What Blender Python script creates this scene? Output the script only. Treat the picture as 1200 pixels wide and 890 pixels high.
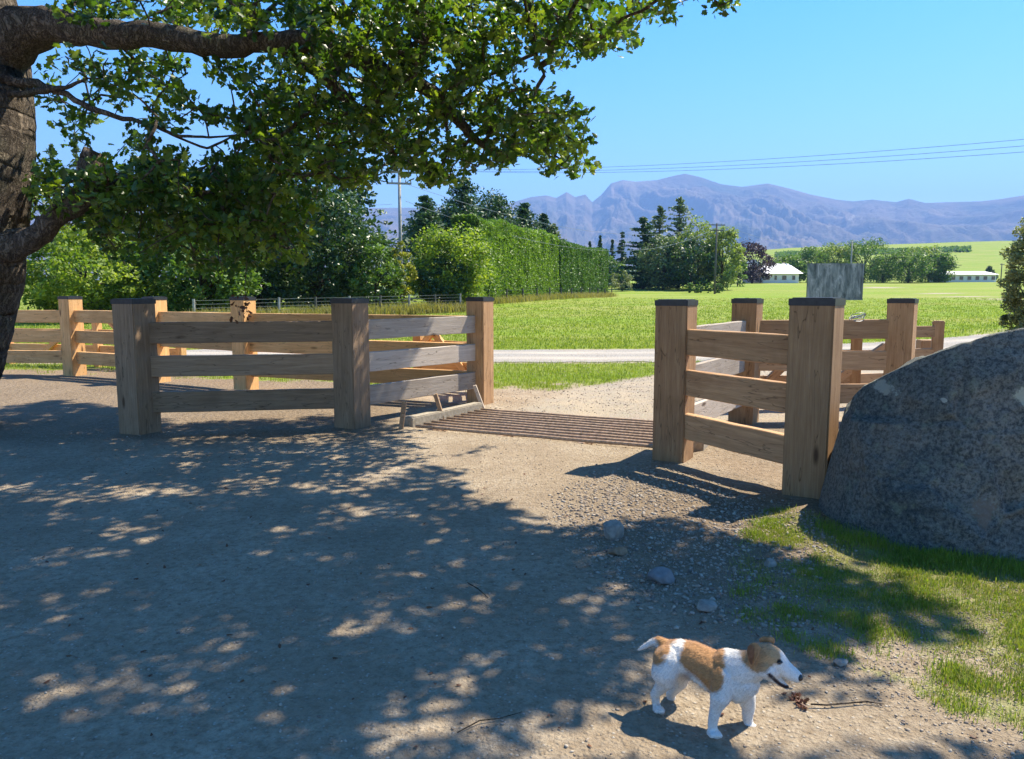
import bpy, bmesh, math, random
import numpy as np
from mathutils import Vector, Matrix, Quaternion
R = math.radians
random.seed(7); rng = np.random.default_rng(11)
for o in list(bpy.data.objects): bpy.data.objects.remove(o)
SC = bpy.context.scene; COL = SC.collection

# ------------------------------------------------ camera, sky, sun, exposure
F = 885.0; PITCH = math.atan(102/F); CH = 1.5
cam = bpy.data.cameras.new('camera'); cam.sensor_width = 36; cam.sensor_fit = 'HORIZONTAL'
cam.lens = 36*F/1200; cam.clip_start = .05; cam.clip_end = 40000
camo = bpy.data.objects.new('camera', cam); COL.objects.link(camo)
camo.location = (0, 0, CH); camo.rotation_euler = (R(90)-PITCH, 0, 0); SC.camera = camo
SUNV = Vector((.58, .38, 1.0)).normalized()            # towards the sun
ELEV = math.asin(SUNV.z); AZ = math.atan2(SUNV.x, SUNV.y)
W = bpy.data.worlds.new('World'); SC.world = W; W.use_nodes = True
nt = W.node_tree; bg = nt.nodes['Background']; sk = nt.nodes.new('ShaderNodeTexSky')
sk.sky_type = 'NISHITA'; sk.sun_disc = False; sk.sun_elevation = ELEV; sk.sun_rotation = AZ
sk.air_density = 1.25; sk.dust_density = 0.25; sk.ozone_density = 2.6; sk.altitude = 300
hs_ = nt.nodes.new('ShaderNodeHueSaturation'); hs_.inputs['Saturation'].default_value = 1.55; hs_.inputs['Hue'].default_value = .504
nt.links.new(sk.outputs[0], hs_.inputs['Color']); nt.links.new(hs_.outputs[0], bg.inputs[0]); bg.inputs[1].default_value = .105
sl = bpy.data.lights.new('sun', 'SUN'); sl.energy = 5.0; sl.angle = R(.55); sl.color = (1, .91, .74)
so = bpy.data.objects.new('sun', sl); COL.objects.link(so)
so.rotation_euler = (-SUNV).to_track_quat('-Z', 'Y').to_euler(); so.location = (20, 14, 40)
vs = SC.view_settings; SC.display_settings.display_device = 'sRGB'
vs.view_transform = 'Standard'; vs.look = 'None'; vs.gamma = 1; vs.exposure = 1.4; vs.use_curve_mapping = False
SC.render.engine = 'CYCLES'
SC.cycles.max_bounces = 6; SC.cycles.transparent_max_bounces = 8; SC.cycles.volume_bounces = 0

CP, SP = math.cos(PITCH), math.sin(PITCH)
def ray(px, py):
    u = (px-600)/F; v = (445-py)/F
    return Vector((u, CP+v*SP, -SP+v*CP))
def Wp(px, py, Y):
    d = ray(px, py); t = Y/d.y
    return Vector((d.x*t, Y, CH+d.z*t))
def Gp(px, py, z=0.0):
    d = ray(px, py); t = (z-CH)/d.z
    return Vector((d.x*t, d.y*t, z))
def proj(P):
    P = np.asarray(P, float); x = P[..., 0]; y = P[..., 1]; z = P[..., 2]-CH
    dep = y*CP-z*SP; up = y*SP+z*CP
    dd = np.where(dep > .05, dep, np.nan)
    return 600+F*x/dd, 445-F*up/dd

# ------------------------------------------------ numeric helpers
def hsh(ix, iy, iz, s):
    h = (ix.astype(np.int64)*374761393+iy.astype(np.int64)*668265263+iz.astype(np.int64)*2147483647+s*974634777) & 0xffffffff
    h = (h ^ (h >> 13))*1274126177 & 0xffffffff
    h = (h ^ (h >> 16))*2246822519 & 0xffffffff
    return ((h ^ (h >> 15)) & 0xffffff)/float(0xffffff)
def vnoise(x, y, z=None, s=0):
    x = np.asarray(x, float); y = np.asarray(y, float); z = np.zeros_like(x) if z is None else np.asarray(z, float)
    ix, iy, iz = np.floor(x), np.floor(y), np.floor(z)
    fx, fy, fz = x-ix, y-iy, z-iz
    fx, fy, fz = [f*f*(3-2*f) for f in (fx, fy, fz)]
    r = 0
    for a in (0, 1):
        for b in (0, 1):
            for c in (0, 1):
                r = r+hsh(ix+a, iy+b, iz+c, s)*(fx if a else 1-fx)*(fy if b else 1-fy)*(fz if c else 1-fz)
    return r*2-1
def fbm(x, y, z=None, o=4, s=0):
    r = 0; a = 1; f = 1; t = 0
    for k in range(o):
        r = r+a*vnoise(x*f, y*f, None if z is None else z*f, s+k*17); t += a; a *= .5; f *= 2.03
    return r/t
def ss(t): t = np.clip(t, 0, 1); return t*t*(3-2*t)
def inpoly(px, py, poly):
    px = np.asarray(px, float); py = np.asarray(py, float); ins = np.zeros(px.shape, bool); n = len(poly)
    for i in range(n):
        x1, y1 = poly[i]; x2, y2 = poly[(i+1) % n]
        if y1 == y2: continue
        c = ((y1 > py) != (y2 > py)) & (px < (x2-x1)*(py-y1)/(y2-y1)+x1); ins ^= c
    return ins

# ------------------------------------------------ scene helpers
def tag(o, label=None, cat=None, group=None, kind=None):
    if label: o['label'] = label
    if cat: o['category'] = cat
    if group: o['group'] = group
    if kind: o['kind'] = kind
    return o
def empty(name, loc, rz=0, label=None, cat=None, group=None):
    o = bpy.data.objects.new(name, None); COL.objects.link(o); o.location = loc; o.rotation_euler = (0, 0, rz)
    o.empty_display_size = .2
    return tag(o, label, cat, group)
def link(name, me, mat, parent=None, loc=None, rot=None, world=True):
    o = bpy.data.objects.new(name, me); COL.objects.link(o)
    if mat is not None:
        for m in (mat if isinstance(mat, (list, tuple)) else [mat]): me.materials.append(m)
    if loc is not None: o.location = loc
    if rot is not None: o.rotation_euler = rot
    if parent is not None:
        o.parent = parent
        if world:
            M = Matrix.Identity(4); p = parent
            chain = []
            while p is not None: chain.append(p); p = p.parent
            for q in reversed(chain):
                M = M @ (q.matrix_parent_inverse @ Matrix.LocRotScale(q.location, q.rotation_euler, q.scale))
            o.matrix_parent_inverse = M.inverted()
    return o
def npmesh(name, V, Fc, smooth=False, tint=None, nv=None):
    """V (n,3); Fc (m,k) index array of equal-size faces"""
    V = np.asarray(V, np.float32); Fc = np.asarray(Fc, np.int32); m, k = Fc.shape
    me = bpy.data.meshes.new(name); me.vertices.add(len(V)); me.vertices.foreach_set('co', V.ravel())
    me.loops.add(m*k); me.loops.foreach_set('vertex_index', Fc.ravel())
    me.polygons.add(m); me.polygons.foreach_set('loop_start', np.arange(0, m*k, k, dtype=np.int32))
    me.polygons.foreach_set('loop_total', np.full(m, k, np.int32))
    me.update(calc_edges=True)
    if smooth: me.polygons.foreach_set('use_smooth', np.ones(m, bool))
    if tint is not None:
        tint = np.asarray(tint, np.float32)
        if tint.ndim == 1: tint = np.stack([tint]*3, 1)
        a = me.color_attributes.new('tint', 'FLOAT_COLOR', 'POINT')
        c = np.ones((len(V), 4), np.float32); c[:, :3] = tint; a.data.foreach_set('color', c.ravel())
    return me
class MB:
    """collects shapes, built as ONE mesh"""
    def __init__(s): s.v = []; s.f = []
    def add(s, v, f):
        n = len(s.v); s.v += [tuple(p) for p in v]; s.f += [tuple(i+n for i in q) for q in f]
    def box(s, c, d, rz=0, M=None):
        x, y, z = [q/2 for q in d]
        vs_ = [Vector((a*x, b*y, e*z)) for a in (-1, 1) for b in (-1, 1) for e in (-1, 1)]
        m = Matrix.Translation(c) @ Matrix.Rotation(rz, 4, 'Z') if M is None else M
        s.add([m @ q for q in vs_], [(0, 1, 3, 2), (4, 6, 7, 5), (0, 4, 5, 1), (2, 3, 7, 6), (0, 2, 6, 4), (1, 5, 7, 3)])
    def tube(s, pts, rad, n=8, cap=True):
        pts = [Vector(p) for p in pts]; N = len(pts)
        rad = [rad]*N if not hasattr(rad, '__len__') else rad
        t0 = (pts[1]-pts[0]).normalized(); a = t0.orthogonal().normalized(); base = len(s.v); prev = t0
        for i, p in enumerate(pts):
            t = (pts[min(i+1, N-1)]-pts[max(i-1, 0)]).normalized()
            a = (prev.rotation_difference(t) @ a).normalized(); prev = t; b = t.cross(a)
            for k in range(n):
                w = 2*math.pi*k/n; s.v.append(tuple(p+(a*math.cos(w)+b*math.sin(w))*rad[i]))
        for i in range(N-1):
            for k in range(n):
                k2 = (k+1) % n
                s.f.append((base+i*n+k, base+i*n+k2, base+(i+1)*n+k2, base+(i+1)*n+k))
        if cap:
            s.f.append(tuple(base+k for k in reversed(range(n)))); s.f.append(tuple(base+(N-1)*n+k for k in range(n)))
    def mesh(s, name, smooth=False, bevel=0):
        me = bpy.data.meshes.new(name); me.from_pydata(s.v, [], s.f); me.update()
        bm = bmesh.new(); bm.from_mesh(me)
        bmesh.ops.recalc_face_normals(bm, faces=bm.faces)
        if bevel: bmesh.ops.bevel(bm, geom=list(bm.edges), offset=bevel, segments=2, affect='EDGES')
        bm.to_mesh(me); bm.free()
        if smooth: me.polygons.foreach_set('use_smooth', np.ones(len(me.polygons), bool))
        return me
    def build(s, name, mat, parent=None, smooth=False, bevel=0):
        return link(name, s.mesh(name, smooth, bevel), mat, parent)

# ------------------------------------------------ materials
class NT:
    def __init__(s, name):
        s.m = bpy.data.materials.new(name); s.m.use_nodes = True; s.t = s.m.node_tree; s.t.nodes.clear()
        s.out = s.t.nodes.new('ShaderNodeOutputMaterial')
    def n(s, typ, **k):
        o = s.t.nodes.new('ShaderNode'+typ)
        for a, b in k.items():
            if a.startswith('i_'):
                key = a[2:]; key = int(key) if key.isdigit() else key.replace('_', ' ')
                if hasattr(b, 'type') and hasattr(b, 'node'): s.t.links.new(b, o.inputs[key])
                else: o.inputs[key].default_value = b
            else: setattr(o, a, b)
        return o
    def co(s, kind='Object', scale=(1, 1, 1)):
        return s.n('Mapping', i_Vector=s.n('TexCoord').outputs[kind], i_Scale=scale).outputs[0]
    def noise(s, vec, sc, det=4, rough=.55, dist=0.0):
        return s.n('TexNoise', i_Vector=vec, i_Scale=sc, i_Detail=det, i_Roughness=rough, i_Distortion=dist).outputs[0]
    def ramp(s, fac, stops, interp='LINEAR'):
        o = s.n('ValToRGB', i_Fac=fac); r = o.color_ramp; r.interpolation = interp
        while len(r.elements) < len(stops): r.elements.new(.5)
        for e, (p, c) in zip(r.elements, stops):
            e.position = p; e.color = (*c, 1) if hasattr(c, '__len__') else (c, c, c, 1)
        return o.outputs[0]
    def mix(s, fac, a, b, mode='MIX'):
        o = s.n('Mix', data_type='RGBA', blend_type=mode)
        for i, v in ((0, fac), (6, a), (7, b)):
            if hasattr(v, 'node'): s.t.links.new(v, o.inputs[i])
            elif i == 0: o.inputs[0].default_value = v
            else: o.inputs[i].default_value = (*v, 1)
        return o.outputs[2]
    def math(s, op, a, b=0.0, c=None):
        o = s.n('Math', operation=op)
        for i, v in enumerate((a, b, c)):
            if v is None: continue
            if hasattr(v, 'node'): s.t.links.new(v, o.inputs[i])
            else: o.inputs[i].default_value = v
        return o.outputs[0]
    def bump(s, h, strength=.5, dist=.01, normal=None):
        o = s.n('Bump', i_Height=h, i_Strength=strength, i_Distance=dist)
        if normal is not None: s.t.links.new(normal, o.inputs['Normal'])
        return o.outputs[0]
    def pbr(s, col, rough=.8, normal=None, spec=.3, metal=0.0):
        o = s.n('BsdfPrincipled')
        for k, v in (('Base Color', col), ('Roughness', rough), ('Metallic', metal), ('Specular IOR Level', spec)):
            if hasattr(v, 'node'): s.t.links.new(v, o.inputs[k])
            else: o.inputs[k].default_value = (*v, 1) if hasattr(v, '__len__') else v
        if normal is not None: s.t.links.new(normal, o.inputs['Normal'])
        return o.outputs[0]
    def done(s, surf, disp=None):
        s.t.links.new(surf, s.out.inputs[0]); return s.m

def simple(name, col, rough=.7, metal=0.0, var=.25, sc=12, bump=.3, spec=.3):
    t = NT(name); v = t.co(); n = t.noise(v, sc, 5)
    dark = tuple(c*(1-var) for c in col); lite = tuple(min(1, c*(1+var)) for c in col)
    return t.done(t.pbr(t.ramp(n, [(.3, dark), (.7, lite)]), rough, t.bump(n, bump, .005), spec, metal))

def timber(name, a, b, grey=None, gfac=0.0):
    """sawn timber, grain along local X"""
    t = NT(name); rnd = t.n('ObjectInfo').outputs['Random']
    off = t.n('CombineXYZ', i_X=t.math('MULTIPLY', rnd, 37.0), i_Y=t.math('MULTIPLY', rnd, 91.0), i_Z=t.math('MULTIPLY', rnd, 53.0)).outputs[0]
    p = t.n('VectorMath', operation='ADD', i_0=t.n('TexCoord').outputs['Object'], i_1=off).outputs[0]
    g = t.n('Mapping', i_Vector=p, i_Scale=(1.1, 16, 16)).outputs[0]
    g2 = t.n('Mapping', i_Vector=p, i_Scale=(3, 90, 90)).outputs[0]
    n1 = t.noise(g, 1.6, 5, .6, .7); n2 = t.noise(g2, 1.3, 4, .65, .2)
    blotch = t.noise(p, 2.6, 4, .6, .5)
    c = t.ramp(n1, [(.28, a), (.5, tuple((i+j)/2 for i, j in zip(a, b))), (.72, b)])
    c = t.mix(t.ramp(n2, [(.40, .32), (.58, 0.0)]), c, tuple(i*.62 for i in a))
    c = t.mix(t.ramp(blotch, [(.48, 0.0), (.75, .45)]), c, tuple(i*.62 for i in a))
    if grey: c = t.mix(t.ramp(blotch, [(.3, gfac), (.6, gfac*.45)]), c, grey)
    # knots
    kv = t.n('Mapping', i_Vector=p, i_Scale=(1.4, 5, 5)).outputs[0]
    k = t.n('TexVoronoi', i_Vector=kv, i_Scale=1.0).outputs['Distance']
    c = t.mix(t.ramp(k, [(.05, .85), (.13, 0.0)]), c, (.06, .028, .012))
    cr = t.math('ABSOLUTE', t.math('SUBTRACT', t.noise(t.n('Mapping', i_Vector=p, i_Scale=(.9, 9, 9)).outputs[0], 1.3, 3, .5, .3), .47)); crk = t.ramp(cr, [(0.0, 1.0), (.007, 0.0)]); c = t.mix(t.math('MULTIPLY', crk, .75), c, tuple(i*.25 for i in a))
    hs = t.n('HueSaturation', i_Value=t.math('MULTIPLY_ADD', rnd, .42, .78), i_Color=c).outputs[0]
    h = t.math('SUBTRACT', t.math('ADD', t.math('MULTIPLY', n1, .6), n2), crk)
    return t.done(t.pbr(hs, .72, t.bump(h, .45, .006), .25))
M = {}
M['timber'] = timber('warm_timber', (.37, .205, .10), (.56, .345, .18))
M['timber_new'] = timber('new_orange_timber', (.66, .35, .13), (.84, .52, .24))
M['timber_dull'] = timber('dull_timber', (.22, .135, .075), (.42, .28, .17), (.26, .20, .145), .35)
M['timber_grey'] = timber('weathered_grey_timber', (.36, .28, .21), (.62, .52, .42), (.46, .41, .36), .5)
M['cap'] = simple('dark_cap_metal', (.035, .037, .042), .45, .3, .3, 20, .1, .5)
M['steel'] = simple('rusty_dark_steel', (.36, .25, .17), .5, .1, .4, 30, .3)
M['concrete'] = simple('pale_concrete', (.33, .285, .22), .9, 0, .25, 25, .5)
M['pole_wood'] = simple('silver_pole_wood', (.30, .29, .26), .85, 0, .3, 8, .3)
M['pole_dark'] = simple('dark_pole_wood', (.10, .095, .08), .85, 0, .3, 8, .3)
M['wire'] = simple('wire_metal', (.35, .35, .36), .4, .6, .1, 5, 0)
M['wire_dark'] = simple('dark_line_wire', (.09, .10, .12), .5, .3, .1, 5, 0)
M['glass'] = simple('dark_window_glass', (.03, .04, .05), .12, 0, .1, 3, 0, .8)
M['white'] = simple('white_painted_wall', (.72, .71, .68), .7, 0, .08, 6, .1)
M['roof_white'] = simple('pale_roof_iron', (.80, .76, .74), .5, .0, .08, 6, .1)
M['roof_pink'] = simple('pinkish_brick', (.50, .33, .30), .8, 0, .15, 6, .1)
M['dark_green_paint'] = simple('dark_trim', (.05, .06, .055), .6, 0, .2, 6, .1)

def foliage(name, c0, c1, c2, trans=.3, rough=.5, spec=.35):
    t = NT(name); at = t.n('Attribute', attribute_name='tint').outputs['Fac']
    sp = t.n('Attribute', attribute_name='tint').outputs['Color']
    r = t.n('SeparateColor', i_Color=sp).outputs[0]
    c = t.ramp(r, [(0.0, c0), (.5, c1), (1.0, c2)])
    nz = t.noise(t.co(), 14.0, 2); c = t.mix(t.ramp(nz, [(.3, .25), (.6, 0.0)]), c, tuple(i*.5 for i in c0))
    b = t.pbr(c, rough, None, spec)
    tr = t.n('BsdfTranslucent', i_Color=t.mix(1.0, c, (1.5, 1.6, .55), 'MULTIPLY')).outputs[0]
    mx = t.n('MixShader', i_Fac=trans); t.t.links.new(b, mx.inputs[1]); t.t.links.new(tr, mx.inputs[2])
    return t.done(mx.outputs[0])
FOL = {
 'oak': foliage('oak_leaves', (.018, .048, .012), (.075, .145, .02), (.32, .38, .05), .42, .36, .5),  # dark inner shade and pale highlights painted into the leaf colours
 'dead': foliage('dry_brown_leaves', (.08, .03, .018), (.14, .055, .03), (.22, .10, .05), .25),
 'lime': foliage('lime_shrub_leaves', (.08, .14, .02), (.18, .26, .035), (.36, .41, .07), .42),
 'dark': foliage('dark_glossy_leaves', (.02, .05, .018), (.04, .09, .025), (.12, .18, .05), .22, .4, .5),
 'mid': foliage('mid_green_leaves', (.05, .10, .025), (.10, .18, .035), (.20, .30, .06), .32),
 'yellow': foliage('yellowing_leaves', (.09, .12, .02), (.22, .24, .03), (.42, .38, .04), .32),
 'hedge': foliage('clipped_hedge_leaves', (.08, .15, .02), (.15, .25, .035), (.24, .35, .06), .3),
 'hedge2': foliage('dark_hedge_leaves', (.05, .11, .022), (.09, .18, .035), (.15, .25, .05), .25),
 'fir': foliage('fir_needles', (.02, .055, .025), (.045, .10, .04), (.09, .17, .06), .15),
 'spruce': foliage('grey_green_needles', (.06, .10, .045), (.12, .17, .07), (.20, .26, .11), .2),
 'willow': foliage('willow_leaves', (.12, .17, .04), (.21, .27, .07), (.32, .38, .11), .35),
 'purple': foliage('purple_leaves', (.028, .015, .025), (.055, .03, .045), (.09, .05, .07), .2),
 'silver': foliage('silver_green_leaves', (.10, .12, .05), (.20, .23, .10), (.38, .40, .20), .25),
 'grass': foliage('grass_blades', (.11, .165, .02), (.215, .285, .032), (.38, .38, .11), .35, .55, .2),
 'straw': foliage('dry_grass', (.17, .18, .05), (.30, .27, .10), (.46, .38, .19), .3, .7, .1),
}
def bark_mat(name, a, b, sc=9):
    t = NT(name); v0 = t.co('Object', (1, 1, .16)); wv = t.n('VectorMath', operation='SCALE', i_0=t.n('TexNoise', i_Vector=t.co(), i_Scale=5.0, i_Detail=4.0).outputs[1], i_Scale=.22).outputs[0]
    v = t.n('VectorMath', operation='ADD', i_0=v0, i_1=wv).outputs[0]
    n = t.noise(v, sc*1.6, 7, .7, .3); r = t.math('ABSOLUTE', t.math('SUBTRACT', t.noise(v, sc*2.0, 5, .6), .5)); moss = t.noise(t.co(), 2.6, 6, .65); f = t.noise(t.co(), 60.0, 4, .7)
    c = t.ramp(n, [(.32, a), (.68, b)]); c = t.mix(t.ramp(moss, [(.5, 0.0), (.66, .5)]), c, (.15, .15, .10))
    c = t.mix(t.ramp(r, [(0.0, .75), (.05, 0.0)]), c, tuple(i*.35 for i in a)); c = t.mix(t.ramp(f, [(.35, .4), (.55, 0.0)]), c, a)
    h = t.math('ADD', t.math('ADD', t.ramp(r, [(0.0, 0.0), (.09, 1.0)]), n), t.math('MULTIPLY', f, .3))
    return t.done(t.pbr(c, .92, t.bump(h, .9, .025), .12))
M['bark'] = bark_mat('oak_bark', (.09, .07, .055), (.25, .205, .16), 13)
M['bark2'] = bark_mat('tree_bark', (.05, .038, .028), (.13, .10, .075), 5)

# ================================================= GROUND
def gz(x, y):
    x = np.asarray(x, float); y = np.asarray(y, float)
    z = np.interp(y, [-100, 20, 36, 55, 90, 130, 200, 260, 400], [0, 0, .25, .6, .9, 1.9, 4.2, 5.5, 7])
    q = x/np.maximum(y, 1); hf = np.interp(q, [-.3, .1, .25, .36, .6, .8], [.1, .3, .7, .86, 1.0, 1.06])
    z = z+52*hf*ss((y-230)/700)*(1-.5*ss((y-1200)/2500))
    nf = ss((y-30)/60); z = z+nf*.25*vnoise(x*.03, y*.03, s=3)
    near = 1-ss((y-20)/20)
    z = z+near*.014*fbm(x*1.1, y*1.1, o=3, s=5)*1.0
    # sinking where the cattle stop lies, a low rough bank by the boulder, wheel track
    gx = (x-.42)*.91-(y-8.33)*.415; gy = (x-.42)*.415+(y-8.33)*.91
    pit = ss((1.62-np.abs(gx-.15))/.12)*ss((.72-np.abs(gy))/.10); z = z-.07*pit
    vg = np.exp(-(((x-1.9)/1.25)**2+((y-4.6)/1.3)**2)); z = z+.07*vg*(.6+.6*fbm(x*3, y*3, o=3, s=9))
    return z
# surface masks (what the ground is made of)
GR_R = [(905, 600), (960, 610), (1010, 640), (1300, 660), (1300, 900), (1200, 858), (1120, 838), (1040, 800), (985, 775), (940, 760), (905, 745), (868, 720), (862, 690), (850, 660), (870, 630)]
def masks(x, y):
    nz = fbm(x*.9, y*.9, o=4, s=21); n2 = fbm(x*3.1, y*3.1, o=4, s=33); n4 = fbm(x*9, y*9, o=3, s=35)
    yc = 17.9+np.where(x > 1, .026*(x-1)**2, 0)
    road = ss((2.15+.25*nz-np.abs(y-yc))/.5)
    bx = np.interp(y, [8, 9.7, 12, 13.8, 16], [-1.0, -.1, .9, 2.6, 4.2])
    drive = ss((x-bx+.5*nz)/.5)*ss((y-8.4)/.6)*(1-ss((y-yc)/1))*ss((14-x)/3)
    grassL = ss((y-np.interp(x, [-14, -8, -3, 0, 2], [15.2, 14.2, 12.2, 11.2, 11.5])+1.2*n2+.5*n4)/1.1)
    grass = np.maximum(grassL, 0)
    grass = grass*(1-drive)*(1-road)
    px, py = proj(np.stack([x, y, np.zeros_like(x)], -1))
    px = px+26*n2; py = py+14*nz
    gr = inpoly(px, py, GR_R) & (y < 8) & (y > 1)
    gg = np.where(gr, ss((n2*.9+n4*.6+.42+.5*ss((x-1.5)/.5))/.6), 0)*.50
    strip = ss((1.45+.2*n4-np.abs(x-(3.1+.0*y)))/.5)*0
    grass = np.maximum(grass, gg)
    return grass, np.maximum(road, drive*.85), gr
def axis(segs):
    a = []
    for s, e, n in segs: a.append(np.linspace(s, e, n, endpoint=False))
    return np.concatenate(a)
gp = lambda a, b, n: np.geomspace(a, b, n)
xs = np.concatenate([-gp(14, 16000, 70)[::-1], np.linspace(-13.9, -6, 100), np.linspace(-5.95, 5, 260), np.linspace(5.05, 15.9, 120), gp(16, 16000, 75)])
ys = np.concatenate([-gp(.8, 3000, 16)[::-1], np.linspace(-.7, 1.2, 12), np.linspace(1.25, 10.5, 260), np.linspace(10.55, 26, 190), gp(26.1, 15000, 170)])
X, Y = np.meshgrid(xs, ys); Z = gz(X, Y)
mg, mr, _ = masks(X.ravel(), Y.ravel()); V = np.stack([X.ravel(), Y.ravel(), Z.ravel()], 1)
nx, ny = len(xs), len(ys); idx = np.arange(nx*ny).reshape(ny, nx)
Fq = np.stack([idx[:-1, :-1], idx[:-1, 1:], idx[1:, 1:], idx[1:, :-1]], -1).reshape(-1, 4)
rough_m = np.exp(-(((V[:, 0]-1.35)/1.0)**2+((V[:, 1]-4.7)/1.4)**2))+.6*ss((V[:, 1]-5)/2)*ss((V[:, 0]-1.5)/.6)*(1-ss((V[:, 1]-12)/3))+.85*ss((-1.1-V[:, 0]+.5*fbm(V[:, 0], V[:, 1], s=91))/.7)*ss((V[:, 1]-7.0+.6*fbm(V[:, 0]*1.5, V[:, 1]*1.5, s=92))/.8)
def ground_mat():
    t = NT('ground_surface'); sp = t.n('SeparateColor', i_Color=t.n('Attribute', attribute_name='tint').outputs['Color'])
    g, r, k = sp.outputs
    v = t.co(); n0 = t.noise(v, .35, 4); n1 = t.noise(v, 1.6, 6, .6); n2 = t.noise(v, 22.0, 6, .7); n3 = t.noise(v, 95.0, 4, .7)
    vo = t.n('TexVoronoi', i_Vector=v, i_Scale=46.0); vd = vo.outputs['Distance']; vc = vo.outputs['Color']
    vo2 = t.n('TexVoronoi', i_Vector=v, i_Scale=16.0).outputs['Distance']
    dirt = t.ramp(n1, [(.3, (.30, .235, .165)), (.55, (.40, .325, .235)), (.75, (.47, .395, .30))])
    dirt = t.mix(t.ramp(n2, [(.36, .75), (.56, 0.0)]), dirt, (.21, .155, .10)); n5 = t.noise(v, 7.0, 5, .65); dirt = t.mix(t.ramp(n5, [(.34, .5), (.52, 0.0)]), dirt, (.25, .19, .13))
    dirt = t.mix(t.ramp(n3, [(.30, .5), (.5, 0.0)]), dirt, (.17, .125, .085))
    dirt = t.mix(t.ramp(n3, [(.62, 0.0), (.74, .5)]), dirt, (.55, .49, .41))
    soil = t.mix(t.ramp(n2, [(.3, .85), (.6, .15)]), (.22, .160, .105), (.085, .06, .038))
    dirt = t.mix(t.math('MULTIPLY', k, .85), dirt, soil)
    trk = t.noise(t.n('Mapping', i_Vector=t.n('TexCoord').outputs['Object'], i_Rotation=(0, 0, R(-18)), i_Scale=(1.6, .22, 1)).outputs[0], 1.3, 5, .6); dirt = t.mix(t.ramp(trk, [(.38, .38), (.52, 0.0), (.62, .0), (.72, .25)]), dirt, (.27, .205, .14))
    grav = t.ramp(vd, [(0.0, (.44, .38, .30)), (.45, (.33, .285, .22)), (.8, (.17, .14, .10))])
    grav = t.mix(.25, grav, t.mix(.8, vc, (.34, .31, .26)))
    grav = t.mix(t.ramp(n1, [(.38, .8), (.62, .15)]), grav, (.46, .37, .26))
    peb = t.math('MULTIPLY', t.ramp(vd, [(.16, 1.0), (.3, 0.0)]), t.ramp(t.n('SeparateColor', i_Color=vc).outputs[0], [(.7, 0.0), (.76, 1.0)]))
    dirt = t.mix(t.math('MULTIPLY', peb, .65), dirt, (.46, .43, .38))
    c = t.mix(r, dirt, grav)
    far = t.n('Mapping', i_Vector=t.n('TexCoord').outputs['Object'], i_Scale=(.05, .16, .05)).outputs[0]
    fn = t.noise(far, 1.0, 6, .6); gn = t.noise(v, 3.2, 6, .75)
    gc = t.ramp(gn, [(.28, (.10, .155, .018)), (.5, (.175, .25, .025)), (.72, (.27, .32, .05))])
    gc = t.mix(t.ramp(fn, [(.42, 0.0), (.62, .6)]), gc, (.30, .28, .09))
    gfac = t.math('MULTIPLY', g, t.ramp(t.math('ADD', n2, t.math('MULTIPLY', g, .55)), [(.55, .0), (.85, 1.0)]))
    gfac = t.math('MAXIMUM', gfac, t.ramp(g, [(.9, 0.0), (1.0, 1.0)]))
    c = t.mix(gfac, c, gc)
    h = t.math('ADD', t.math('MULTIPLY', n2, .8), t.math('MULTIPLY', n3, .35))
    h = t.math('ADD', h, t.math('MULTIPLY', t.ramp(vd, [(0.0, 1.0), (.5, 0.0)]), .35))
    h = t.math('ADD', h, t.math('MULTIPLY', t.math('MULTIPLY', k, t.ramp(vo2, [(0.0, 1.0), (.7, 0.0)])), .8))
    return t.done(t.pbr(c, .95, t.bump(h, 1.0, .022), .1))
gme = npmesh('ground', V, Fq, True, np.stack([np.where(V[:, 1] > 22+.03*np.maximum(V[:, 0], 0)**2, 1.0, mg), mr, np.clip(rough_m, 0, 1)], 1))
ground = tag(link('ground', gme, ground_mat()), kind='structure')

# gravel road crossing the paddock in front of the field: own sheet 4 mm up, ragged edges
t = NT('gravel_road_surface'); v = t.co(); vo = t.n('TexVoronoi', i_Vector=v, i_Scale=24.0)
n1 = t.noise(t.co('Object', (.25, 1, 1)), 1.3, 5)
c = t.ramp(vo.outputs['Distance'], [(0.0, (.38, .36, .33)), (.5, (.29, .27, .24)), (.9, (.15, .135, .115))])
c = t.mix(t.ramp(n1, [(.35, .0), (.6, .35)]), c, (.38, .32, .25))
c = t.mix(t.math('MULTIPLY', t.n('Attribute', attribute_name='tint').outputs['Fac'], .7), c, (.50, .43, .34))
M['road'] = t.done(t.pbr(c, .95, t.bump(vo.outputs['Distance'], .7, -.02), .1))
rx = np.linspace(-40, 34, 500); rv = []; rt = []; rows = 25
for j in range(rows):
    q = j/(rows-1)*2-1
    yc = 17.9+np.where(rx > 1, .026*(rx-1)**2, 0)
    yy = yc+q*(1.75+.35*fbm(rx*1.3, np.full_like(rx, q*3), o=4, s=71))
    if j in (0, rows-1): yy = yy+.12*fbm(rx*6, np.full_like(rx, q*3), o=3, s=75)
    rv.append(np.stack([rx, yy, gz(rx, yy)+.012], 1)); rt.append(np.clip(np.exp(-((abs(q)-.42)/.17)**2)*(.75+.5*fbm(rx*.9, np.full_like(rx, q*2), o=3, s=78)), 0, 1))
rv = np.concatenate(rv); ii = np.arange(rows*500).reshape(rows, 500)
rf = np.stack([ii[:-1, :-1], ii[:-1, 1:], ii[1:, 1:], ii[1:, :-1]], -1).reshape(-1, 4)
tag(link('gravel_road', npmesh('gravel_road', rv, rf, True, np.concatenate(rt)), M['road']), kind='structure')

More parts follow.
